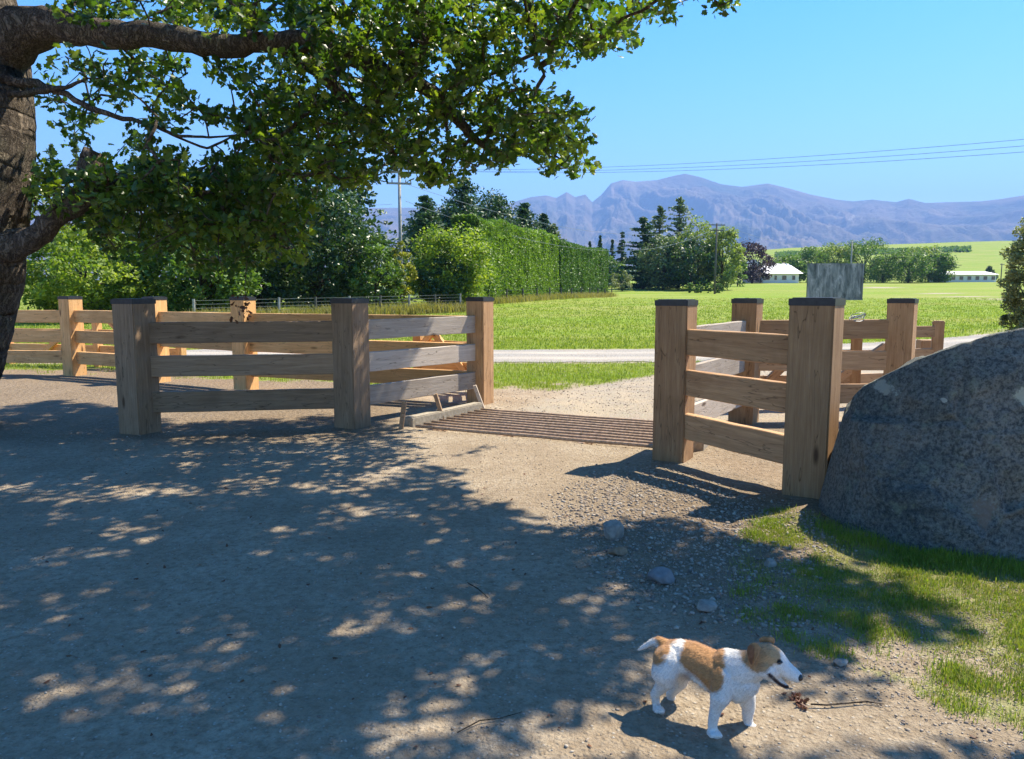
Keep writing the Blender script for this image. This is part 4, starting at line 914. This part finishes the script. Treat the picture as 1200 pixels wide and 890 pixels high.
limb([w4(0, 290, 8.0, .20), w4(30, 284, 7.9, .13), w4(58, 262, 7.9, .115), w4(84, 240, 7.8, .11), w4(106, 222, 7.8, .125)], 10, 4, .1, 12)
limb([w4(104, 240, 7.8, .09), w4(106, 215, 7.8, .12), w4(108, 190, 7.8, .115), w4(109, 181, 7.8, .105)], 8, 5, .1, 12)
limb([w4(106, 205, 7.8, .10), w4(150, 214, 7.8, .075), w4(200, 222, 7.9, .06), w4(260, 232, 8.0, .045), w4(320, 250, 8.1, .02)], 10, 6, .15, 9)
limb([w4(5, 92, 7.95, .06), w4(45, 100, 7.85, .04), w4(80, 112, 7.7, .03), w4(125, 134, 7.6, .026), w4(172, 144, 7.5, .02), w4(205, 158, 7.5, .016), w4(245, 161, 7.5, .012), w4(282, 158, 7.5, .008)], 10, 7, .3, 7)
limb([w4(5, 112, 7.95, .04), w4(45, 108, 7.8, .03), w4(75, 100, 7.6, .02), w4(103, 92, 7.5, .012)], 8, 8, .3, 6)
limb([w4(172, 144, 7.5, .012), w4(235, 172, 7.6, .012), w4(252, 170, 7.6, .012), w4(290, 152, 7.6, .008)], 8, 9, .3, 6)
limb([w4(620, -30, 8.2, .04), w4(622, 20, 8.1, .035), w4(628, 62, 8.1, .022), w4(638, 88, 8.1, .012)], 8, 10, .2, 7)
# upper limbs out of the picture that carry the shade over the drive
limb([(-5.6, 8.15, 4.7, .30), (-4.2, 7.9, 5.6, .22), (-2.4, 7.6, 6.2, .17), (-.4, 7.3, 6.6, .12), (1.6, 7.0, 6.9, .07), (3.2, 6.6, 6.9, .03)], 10, 11, .15, 10)
limb([(-5.6, 8.1, 4.3, .28), (-4.6, 6.8, 5.2, .2), (-3.2, 5.6, 5.9, .15), (-1.4, 4.9, 6.4, .10), (.8, 4.6, 6.6, .06), (2.6, 4.6, 6.5, .03)], 10, 12, .15, 10)
limb([(-5.5, 8.3, 6.0, .24), (-4.0, 8.8, 7.2, .17), (-2.0, 9.0, 7.8, .12), (.2, 8.8, 8.2, .07), (1.8, 8.5, 8.2, .03)], 10, 13, .15, 9)
limb([(-5.5, 8.2, 5.4, .22), (-5.6, 6.4, 6.4, .16), (-5.0, 4.6, 7.0, .1), (-3.8, 3.2, 7.2, .05)], 10, 14, .15, 9)
# --- clumps seen in the picture: (px,py,rx,ry,count)
VIS = [(90, 5, 50, 14, 18), (200, 15, 90, 22, 45), (330, 12, 70, 26, 60), (430, 25, 90, 32, 100), (540, 20, 70, 30, 70), (625, 18, 40, 24, 26), (690, 18, 60, 26, 46), (760, 8, 36, 12, 16), (845, 2, 14, 6, 4),
       (655, 50, 36, 22, 20), (715, 50, 36, 16, 18), (590, 55, 40, 26, 30), (520, 70, 50, 36, 55), (430, 75, 60, 34, 62), (350, 90, 50, 32, 42), (470, 130, 60, 42, 78), (560, 115, 40, 36, 46), (610, 130, 44, 40, 46), (660, 145, 34, 26, 28), (640, 175, 40, 22, 24), (676, 190, 14, 14, 7),
       (570, 175, 34, 22, 24), (500, 185, 52, 24, 44), (520, 205, 30, 8, 10), (400, 150, 54, 44, 70), (340, 150, 44, 44, 50), (420, 200, 50, 16, 28), (310, 120, 30, 22, 16), (290, 145, 22, 14, 10), (300, 190, 40, 26, 30),
       (90, 78, 24, 14, 8), (150, 100, 40, 18, 16), (190, 112, 30, 16, 13), (215, 75, 40, 8, 6), (265, 85, 30, 20, 12), (105, 132, 22, 12, 6), (85, 152, 12, 14, 4), (250, 132, 30, 14, 9), (150, 72, 40, 7, 5), (60, 100, 10, 26, 4), (205, 140, 24, 8, 4),
       (150, 225, 70, 26, 40), (250, 225, 70, 30, 46), (200, 270, 90, 22, 30), (310, 275, 40, 34, 22), (90, 215, 50, 20, 24), (340, 215, 46, 30, 34), (50, 205, 24, 22, 14), (160, 165, 16, 18, 8), (165, 205, 66, 22, 48), (230, 200, 60, 22, 44), (290, 225, 46, 30, 40), (130, 240, 50, 22, 34), (200, 250, 70, 26, 55), (280, 265, 50, 28, 42), (110, 262, 36, 12, 12), (60, 240, 28, 16, 12), (330, 250, 36, 34, 30), (180, 285, 60, 16, 22), (260, 300, 50, 16, 16), (340, 290, 30, 24, 14)]
rs = np.random.default_rng(77); cl = []
for (px, py, rx, ry, n) in VIS:
    for _ in range(int(n*.8)+1):
        a = rs.uniform(0, 6.28); q = math.sqrt(rs.random()); x_ = px+rx*q*math.cos(a); y_ = py+ry*q*math.sin(a)
        cl.append((*Wp(x_, y_, rs.uniform(7.0, 9.4)), 0))
# --- clumps that make the shade: ground region lifted towards the sun
SH = [(-80, 462), (60, 468), (140, 482), (200, 500), (300, 494), (400, 486), (462, 500), (478, 530), (470, 548), (520, 556), (520, 585), (580, 600), (610, 622), (690, 628), (760, 618), (810, 590+45), (860, 648), (915, 662), (930, 680), (1000, 680), (1030, 705), (1085, 712), (1095, 735), (1040, 744), (976, 756), (950, 790), (930, 800),
      (850, 780), (800, 772), (770, 790), (720, 802), (650, 812), (600, 832), (540, 838), (470, 850), (400, 862), (370, 900), (-80, 900)]
LIT = [(120, 620, 24, 6), (200, 560, 40, 8), (280, 590, 24, 6), (330, 700, 24, 7), (420, 740, 22, 7), (100, 700, 24, 7), (20, 700, 22, 7), (250, 690, 20, 6), (480, 800, 26, 9), (160, 860, 26, 9), (60, 870, 30, 9), (400, 600, 20, 5), (460, 590, 22, 6), (540, 660, 22, 6), (500, 700, 20, 6), (580, 780, 22, 7), (350, 760, 18, 6), (440, 650, 18, 5), (150, 780, 22, 8), (850, 835, 160, 48), (700, 835, 90, 28), (90, 575, 160, 13), (60, 812, 110, 22), (30, 740, 40, 10), (200, 765, 24, 8), (300, 740, 22, 8), (310, 655, 20, 6), (110, 650, 26, 6), (440, 690, 22, 7), (470, 640, 22, 6), (560, 760, 24, 8), (650, 760, 26, 9), (360, 820, 22, 8), (230, 850, 22, 8), (690, 690, 26, 9), (470, 560, 26, 8), (130, 567, 150, 9), (90, 800, 95, 18), (20, 815, 60, 12), (700, 716, 40, 14), (745, 700, 34, 16), (180, 640, 26, 7), (310, 880, 34, 14), (430, 875, 50, 16), (60, 740, 40, 9), (260, 745, 20, 6), (150, 735, 22, 7), (235, 598, 22, 5), (30, 652, 30, 8), (60, 688, 25, 6), (405, 560, 30, 5), (180, 690, 22, 6), (350, 618, 22, 5), (500, 760, 20, 6), (545, 812, 26, 8), (240, 780, 14, 6), (590, 700, 20, 5), (640, 665, 26, 7), (640, 735, 18, 6), (380, 690, 18, 5), (130, 715, 20, 5), (610, 648, 24, 5), (525, 500, 60, 10), (60, 610, 60, 6), (330, 545, 40, 5), (720, 770, 26, 8)]
n = 0; tries = 0; sv = np.array([SUNV.x/SUNV.z, SUNV.y/SUNV.z])
ext = []; vis0 = np.array(cl)[:, :3]; vis0 = vis0[proj(vis0)[0] > 360]
VS = vis0[:, :2]-sv[None]*vis0[:, 2:3]
while n < 1650 and tries < 80000:
    tries += 1
    if rs.random() < .82: g = np.array([rs.uniform(-6.5, 2.2), rs.uniform(2.0, 10.6)])
    else: g = np.array([rs.uniform(-6, -.8), rs.uniform(-.5, 2.4)])
    if g[1] > 2.2:
        px, py = proj(np.array([g[0], g[1], 0.])); px = float(px); py = float(py)
        if not inpoly(np.array([px]), np.array([py]), SH)[0]: continue
        if any(((px-a)/rx)**2+((py-b)/ry)**2 < 1 for a, b, rx, ry in LIT): continue
    if (np.hypot(VS[:, 0]-g[0], VS[:, 1]-g[1]) < .30).sum() > 4 and rs.random() < .97: continue
    h = rs.uniform(3.9, 7.0) if g[1] < 8 else rs.uniform(5.5, 8.6); p = np.array([g[0]+sv[0]*h, g[1]+sv[1]*h, h])
    qx, qy = proj(p)
    if p[1] > 1 and qy > -14: continue
    # crown outline: shaped by the shade wanted on the ground, kept out of view
    ext.append((*p, 1)); n += 1
cl = np.array(cl+ext); oc = cl[:, :3]; kind = cl[:, 3]
# branch network: every clump joins the nearest wood already grown (minimum spanning growth)
NP = np.array([q[:] for q, _ in nodes]); NRad = np.array([w for _, w in nodes]); ok = NRad < .3
Pn = [tuple(p) for p in NP[ok]]; nb = len(Pn)
pts = np.array(Pn+[tuple(c) for c in oc]); N = len(pts); par = np.full(N, -1); done = np.zeros(N, bool); done[:nb] = True
best = np.full(N, 1e9); bp = np.full(N, -1)
for j in range(nb, N):
    dd = np.linalg.norm(pts[:nb]-pts[j], axis=1); k = dd.argmin(); best[j] = dd[k]; bp[j] = k
order = []
pathlen = np.zeros(N)
for _ in range(N-nb):
    cst = np.where(done, 1e9, best); j = int(cst.argmin()); done[j] = True; par[j] = bp[j]; order.append(j)
    pathlen[j] = pathlen[par[j]]+np.linalg.norm(pts[j]-pts[par[j]])
    dd = np.linalg.norm(pts-pts[j], axis=1)+.18*pathlen[j]; m = (~done) & (dd < best); best[m] = dd[m]; bp[m] = j
cnt = np.ones(N)
for j in reversed(order):
    if par[j] >= nb: cnt[par[j]] += cnt[j]
tw = MB()
for j in order:
    a = Vector(pts[par[j]]); b = Vector(pts[j]); r1 = min(.035, .0042*math.sqrt(cnt[j])); r0 = r1 if par[j] < nb else min(.04, .0042*math.sqrt(cnt[par[j]]))
    L = (b-a).length
    mpt = a.lerp(b, .5)+Vector((rs.normal(0, .06), rs.normal(0, .06), .04+rs.normal(0, .05)))*L
    tw.tube([a, mpt, b], [max(r0*.85, r1), (r0+r1)/2, r1], 5, False)
WV = np.array(wood.v); q3 = [fbm(WV[:, 0]*5+k*9, WV[:, 1]*5, WV[:, 2]*1.8, 4, 60+k) for k in range(3)]
thick = ss((-3.0-WV[:, 0])/2)*.045+.006; WV = WV+np.stack(q3, 1)*thick[:, None]; wood.v = [tuple(p) for p in WV]
limbo = wood.build('trunk', M['bark'], oak, True)
tw.build('twigs', M['bark'], oak, True)
vis = oc[kind == 0]; up = oc[kind == 1]
Lf, S, T = clump_leaves(vis, np.full(len(vis), .15), 15, .10, 501, .8, .6)
qx, qy = proj(Lf)
T = T*.8+.0
leaves('crown', Lf, S, OAK, T, 502, 'oak', oak, .15)
Lf, S, T = clump_leaves(up, np.full(len(up), .25), 38, .12, 503, .45, .45)
leaves('upper_crown', Lf, S, OVAL, T, 504, 'oak', oak, .8)
# dead sprig hanging in front of the orange post
sp_ = MB(); sp_.tube([Wp(283, 255, 8.0), Wp(290, 300, 8.0), Wp(287, 335, 8.0), Wp(289, 366, 8.0)], [.006, .005, .004, .002], 5, False); sp_.build('hanging_twig', M['bark'], oak)
cc = np.array([Wp(287+rs.normal(0, 5), y_, 8.0+rs.normal(0, .03))[:] for y_ in np.linspace(346, 374, 9)])
Lf, S, T = clump_leaves(cc, np.full(len(cc), .07), 4, .06, 505); leaves('dead_leaves', Lf, S, OAK, T, 506, 'dead', oak, .1)

# ================================================= DOG
def dog():
    bm = bmesh.new()
    def sph(p, r, sc=(1, 1, 1)):
        bmesh.ops.create_icosphere(bm, subdivisions=2, radius=1, matrix=Matrix.Translation(p) @ Matrix.Diagonal((r*sc[0], r*sc[1], r*sc[2], 1)))
    def chain(pts, step=.35):
        for (p0, r0), (p1, r1) in zip(pts[:-1], pts[1:]):
            L = (Vector(p1)-Vector(p0)).length; n = max(2, int(L/(min(r0, r1)*step)))
            for i in range(n+1): t_ = i/n; sph(Vector(p0).lerp(Vector(p1), t_), r0+(r1-r0)*t_)
    q = lambda px, py, Y, r: (Wp(px, py, Y), r)
    # torso
    chain([q(786, 771, 2.585, .064), q(797, 771, 2.56, .066), q(813, 773, 2.53, .063), q(828, 782, 2.50, .069), q(843, 790, 2.475, .075), q(856, 794, 2.455, .076), q(866, 794, 2.44, .068)], .25)
    chain([q(852, 780, 2.46, .058), q(868, 784, 2.43, .060), q(882, 781, 2.41, .052), q(890, 775, 2.395, .048)], .25)      # neck
    chain([q(864, 803, 2.44, .060), q(872, 800, 2.42, .052)], .3)
    # skull, cheeks, muzzle, jaw
    hd = [q(893, 770, 2.39, .047), q(899, 770, 2.382, .0465), q(905, 772, 2.375, .042), q(911, 777, 2.37, .036), q(917, 782, 2.362, .030), q(924, 787, 2.354, .0265), q(930, 791, 2.347, .023), q(933, 793, 2.343, .0205)]
    chain(hd, .2); sph(Wp(898, 783, 2.36), .036); sph(Wp(906, 785, 2.365), .029)
    chain([q(903, 790, 2.372, .024), q(911, 797, 2.366, .0145), q(918, 802.5, 2.36, .0105), q(922, 805.5, 2.356, .0085)], .25)
    # near fore leg
    chain([q(848, 794, 2.43, .050), q(847, 806, 2.415, .043), q(844, 817, 2.40, .034), q(839.5, 829, 2.40, .0215), q(836.5, 840, 2.40, .0178), q(835, 850, 2.405, .0165), q(835.5, 857, 2.405, .0165)], .3)
    chain([q(835, 858, 2.405, .0185), q(840, 861, 2.39, .0155)], .3)
    for dx in (-4.5, 0, 4.5): chain([q(836+dx, 859, 2.40, .0105), q(839+dx*1.1, 862.5, 2.375, .0085)], .4)
    # far fore leg
    chain([q(868, 803, 2.49, .044), q(874, 815, 2.50, .034), q(877, 828, 2.50, .024), q(876, 840, 2.50, .0185), q(877, 848, 2.50, .0165)], .3)
    chain([q(877, 850, 2.495, .0165), q(883, 853.5, 2.485, .014)], .3)
    for dx in (-3, 1.5, 6): chain([q(880+dx, 852, 2.49, .009), q(884+dx, 855.5, 2.475, .0075)], .4)
    # near hind leg: thigh, knee, hock, shank
    chain([q(784, 775, 2.545, .057), q(779, 788, 2.53, .048), q(781, 797, 2.525, .033), q(774, 806, 2.545, .022), q(767.5, 814, 2.56, .0165), q(769, 822, 2.56, .0138), q(769.5, 829, 2.558, .0145)], .3)
    chain([q(770, 830, 2.555, .0155), q(774, 832.5, 2.54, .013)], .3)
    for dx in (-3, .5, 4): chain([q(771+dx, 831, 2.55, .0085), q(773+dx, 834, 2.53, .007)], .4)
    # far hind leg
    chain([q(793, 778, 2.62, .050), q(797, 790, 2.625, .038), q(797, 799, 2.625, .028), q(789, 808, 2.645, .021), q(786, 814, 2.655, .0175), q(787, 822, 2.655, .0148), q(789, 828, 2.65, .015)], .3)
    chain([q(789, 828, 2.65, .0145), q(796, 830, 2.635, .0115)], .3)
    # tail, hanging back from the rump
    chain([q(780, 757, 2.60, .026), q(772, 751, 2.61, .016), q(764, 753, 2.62, .0125), q(757, 757, 2.625, .010), q(749.5, 761, 2.63, .005)], .25)
    # loin skin fold
    chain([q(800, 784, 2.55, .028), q(804, 791, 2.545, .012), q(808, 795, 2.54, .009)], .3)
    me = bpy.data.meshes.new('dog_raw'); bm.to_mesh(me); bm.free()
    tmp = bpy.data.objects.new('dog_raw', me); COL.objects.link(tmp)
    m = tmp.modifiers.new('r', 'REMESH'); m.mode = 'VOXEL'; m.voxel_size = .0034
    s = tmp.modifiers.new('s', 'SMOOTH'); s.factor = .5; s.iterations = 3
    dg = bpy.context.evaluated_depsgraph_get(); me2 = bpy.data.meshes.new_from_object(tmp.evaluated_get(dg)); bpy.data.objects.remove(tmp); me2.name = 'body'
    V = np.empty(len(me2.vertices)*3, np.float32); me2.vertices.foreach_get('co', V); V = V.reshape(-1, 3).astype(float)
    px, py = proj(V); w = 2.0*fbm(V[:, 0]*60, V[:, 1]*60, V[:, 2]*60, 3, 3); px2 = px+w*1.6; py2 = py+w*1.6
    def soft(poly, k=1.9):
        r = 0
        for ox, oy in ((0, 0), (k, 0), (-k, 0), (0, k), (0, -k)): r = r+inpoly(px2+ox, py2+oy, poly)
        return r/5.
    RUMP = [(765, 744), (776, 738), (796, 740), (794, 748), (786, 757), (782, 767), (776, 777), (767, 780), (760, 770), (762, 758), (772, 757)]
    SADD = [(803, 740), (850, 755), (850, 765), (848, 790), (848, 806), (843, 812), (834, 813), (822, 800), (812, 790), (803, 784), (797, 776), (799, 764), (803, 752)]
    HEAD = [(868, 764), (874, 754), (884, 745), (905, 745), (913, 757), (916, 768), (913, 775), (905, 781), (899, 787), (890, 789), (882, 787), (874, 780), (868, 773)]
    k = np.clip(soft(RUMP)+soft(SADD), 0, 1); hdm = soft(HEAD)
    cen = np.stack([Wp(812, 775, 2.53)[:]]).ravel()
    white = np.array([.80, .77, .72]); tan = np.array([.47, .245, .10]); htan = np.array([.50, .31, .155]); dark = np.array([.17, .075, .035])
    C_ = white[None]*(1-k[:, None])+tan[None]*k[:, None]; C_ = C_*(1-hdm[:, None])+htan[None]*hdm[:, None]
    d = np.exp(-(((px-881)/6)**2+((py-770)/11)**2)); C_ = C_*(1-.55*d[:, None])+dark*.55*d[:, None]
    def spot(P, r, col, f=1.0):
        nonlocal C_
        dd = np.linalg.norm(V-np.array(P[:]), axis=1); m_ = f*(1-ss((dd-r*.7)/(r*.5))); C_ = C_*(1-m_[:, None])+np.array(col)*m_[:, None]
    spot(Wp(914, 776, 2.335), .010, (.06, .03, .02))
    spot(Wp(936, 795, 2.34), .013, (.02, .018, .018))
    # dark lips between muzzle and jaw
    ml = [(902, 791), (908, 797), (914, 802), (920, 805), (926, 805.5)]; dmin = np.full(len(V), 99.)
    for (a, b), (c, d2) in zip(ml[:-1], ml[1:]):
        t_ = np.clip(((px-a)*(c-a)+(py-b)*(d2-b))/((c-a)**2+(d2-b)**2), 0, 1); dmin = np.minimum(dmin, np.hypot(px-a-t_*(c-a), py-b-t_*(d2-b)))
    m_ = 1-ss((dmin-1.5)/1.5); m_ = m_*(V[:, 1] < 2.40); C_ = C_*(1-m_[:, None])+np.array((.035, .02, .02))*m_[:, None]
    # pinkish thin-haired belly
    bl = np.exp(-(((px-806)/7)**2+((py-792)/5)**2)); C_ = C_*(1-.6*bl[:, None])+np.array((.20, .11, .09))*.6*bl[:, None]
    a = me2.color_attributes.new('tint', 'FLOAT_COLOR', 'POINT'); cc = np.ones((len(V), 4), np.float32); cc[:, :3] = np.clip(C_, 0, 1); a.data.foreach_set('color', cc.ravel())
    me2.polygons.foreach_set('use_smooth', np.ones(len(me2.polygons), bool))
    def coat(name):
        t = NT(name); col = t.n('Attribute', attribute_name='tint').outputs['Color']; v = t.co('Object', (1, 1, .35)); n = t.noise(v, 420.0, 3, .7); n2 = t.noise(t.co(), 60.0, 4)
        c = t.mix(t.ramp(n, [(.35, .35), (.6, 0.0)]), col, t.mix(1.0, col, (.62, .58, .55), 'MULTIPLY'))
        o = t.n('BsdfPrincipled'); t.t.links.new(c, o.inputs['Base Color']); o.inputs['Roughness'].default_value = .75; o.inputs['Specular IOR Level'].default_value = .2
        o.inputs['Sheen Weight'].default_value = .35; o.inputs['Sheen Roughness'].default_value = .4
        t.t.links.new(t.bump(t.math('ADD', n, n2), .6, .003), o.inputs['Normal']); return t.done(o.outputs[0])
    fur = coat('short_dog_fur')
    root = empty('dog', Wp(825, 850, 2.5)*Vector((1, 1, 0)) if False else Vector((Wp(825, 850, 2.5).x, 2.5, 0)), 0, 'small white and tan terrier standing on the sunlit dirt facing right', 'dog')
    link('body', me2, fur, root)
    # short coat: thousands of fine hairs following the body
    me2.update(); N = np.empty(len(me2.vertices)*3, np.float32); me2.vertices.foreach_get('normal', N); N = N.reshape(-1, 3)
    rs = np.random.default_rng(3); ids = rs.integers(0, len(V), 42000); P = V[ids]; nn = N[ids]
    fl_ = np.array([-.75, .35, -.55]); tg = fl_[None]-nn*(nn@fl_)[:, None]; tg /= np.linalg.norm(tg, axis=1)[:, None]+1e-6
    face = ((px[ids] > 905) | (py[ids] > 845)); Lh = np.where(face, .0035, .0085)*rs.uniform(.6, 1.2, len(ids))
    dr = tg*.95+nn*.24+rs.normal(0, .16, (len(ids), 3)); dr /= np.linalg.norm(dr, axis=1)[:, None]; sd = np.cross(dr, nn); sd /= np.linalg.norm(sd, axis=1)[:, None]+1e-6
    w_ = .0007; HV = np.stack([P+sd*w_, P-sd*w_, P+dr*Lh[:, None]], 1).reshape(-1, 3)
    Hf = np.arange(len(ids)*3).reshape(-1, 3); hc = np.repeat(np.clip(C_[ids]*rs.uniform(.6, 1.2, (len(ids), 1)), 0, 1), 3, 0)
    o = link('coat', npmesh('coat', HV, Hf, False, hc), fur, root); o['kind'] = 'stuff'
    # ears
    earm = simple('ear_fur', (.36, .19, .085), .85, 0, .3, 90, .4); eard = simple('dark_ear_fur', (.19, .085, .04), .85, 0, .3, 90, .4)
    def ear(name, pts, th, mat):
        P = [Wp(*p) for p in pts]; c = sum(P, Vector())/len(P); n = Vector((0, -1, .1)); b = MB(); k = len(P)
        ring = P+[p+Vector((0, th, 0)) for p in P]; b.add(ring+[c+Vector((0, -.006, 0)), c+Vector((0, th, 0))], [(i, (i+1) % k, 2*k) for i in range(k)]+[(k+(i+1) % k, k+i, 2*k+1) for i in range(k)]+[(i, k+i, k+(i+1) % k, (i+1) % k) for i in range(k)])
        o = b.build(name, mat, root, True); m = o.modifiers.new('s', 'SUBSURF'); m.levels = m.render_levels = 2; return o
    ear('ear', [(876, 758, 2.360), (881, 753, 2.357), (887, 753, 2.348), (892, 758, 2.338), (891, 766, 2.328), (887, 774, 2.324), (883, 781, 2.328), (880, 786, 2.334), (877, 777, 2.342), (875, 766, 2.352)], .006, earm)
    ear('ear', [(890, 755, 2.425), (889, 749, 2.42), (894, 746.5, 2.41), (902, 746.5, 2.40), (908, 748, 2.39), (909.5, 753, 2.385), (907, 756, 2.39), (903, 752.5, 2.40), (897, 753.5, 2.41)], .008, earm)
    ear('inner_ear', [(875, 759, 2.353), (879, 755, 2.350), (883, 757, 2.342), (884, 764, 2.332), (883, 772, 2.326), (881, 784, 2.327), (877, 773, 2.336)], .003, eard)
    blk = simple('black_nose_leather', (.012, .011, .012), .3, 0, .2, 60, .3, .6); eyem = simple('dark_eye', (.012, .008, .006), .08, 0, .1, 5, 0, .8)
    def ball(name, P, r, sc, mat):
        b2 = bmesh.new(); bmesh.ops.create_icosphere(b2, subdivisions=3, radius=1, matrix=Matrix.Translation(P) @ Matrix.Diagonal((r*sc[0], r*sc[1], r*sc[2], 1))); m3 = bpy.data.meshes.new(name); b2.to_mesh(m3); b2.free()
        m3.polygons.foreach_set('use_smooth', np.ones(len(m3.polygons), bool)); return link(name, m3, mat, root)
    ball('nose', Wp(936.8, 794.0, 2.334), .0128, (.85, 1.1, .9), blk)
    ball('eye', Wp(914, 776, 2.334), .0070, (1.35, 1, .62), eyem)
    ball('eye', Wp(919, 772.5, 2.392), .0055, (1, 1, .8), eyem)
dog()

# dry leaf clump and twig beside the dog, sticks on the drive
tw = MB(); P = [Gp(950, 829), Gp(968, 830), Gp(992, 828), Gp(1015, 826), Gp(1036, 829)]; tw.tube([p+Vector((0, 0, .012)) for p in P], [.003, .0035, .003, .0028, .0015], 6)
tag(tw.build('fallen_twig', M['bark2'], None, True), 'thin bare twig lying on dirt right of the dog', 'twig')
cc = np.array([gr(938+rs.normal(0, 6), 823+rs.normal(0, 4), .012)[:] for _ in range(9)]); Lf, S, T = clump_leaves(cc, np.full(9, .010), 3, .028, 601, .5)
tag(leaves('dry_leaf_clump', Lf, S, OAK, T, 602, 'dead', None, .3, .5), 'crumpled dry brown leaves on dirt in front of the dog', 'dry leaves')
tw = MB(); tw.tube([gr(536, 862, .006), gr(562, 850, .012), gr(586, 846, .008), gr(612, 838, .006)], [.002, .0025, .002, .001], 6); tag(tw.build('fallen_stick', M['bark2'], None, True), 'thin dark stick on the drive left of the dog', 'twig')
tw = MB(); tw.tube([gr(548, 684, .008), gr(560, 692, .012), gr(572, 701, .006)], [.0025, .003, .002], 6); tag(tw.build('fallen_stick', M['bark2'], None, True), 'short dark stick in the shade in the middle of the drive', 'twig')
# scattered fallen leaves
p = on_poly([(0, 500), (500, 520), (900, 660), (1200, 760), (1200, 880), (0, 880)], (-4, 3), (2.2, 7))(rng, 240)
cc = np.column_stack([p, gz(p[:, 0], p[:, 1])+.008]); o = leaves('fallen_leaves', cc, rng.uniform(.012, .032, len(cc)), OAK, rng.random(len(cc)), 603, 'dead', None, 2.5, .3); tag(o, 'small dry leaves scattered over the dirt', 'leaves', kind='stuff')
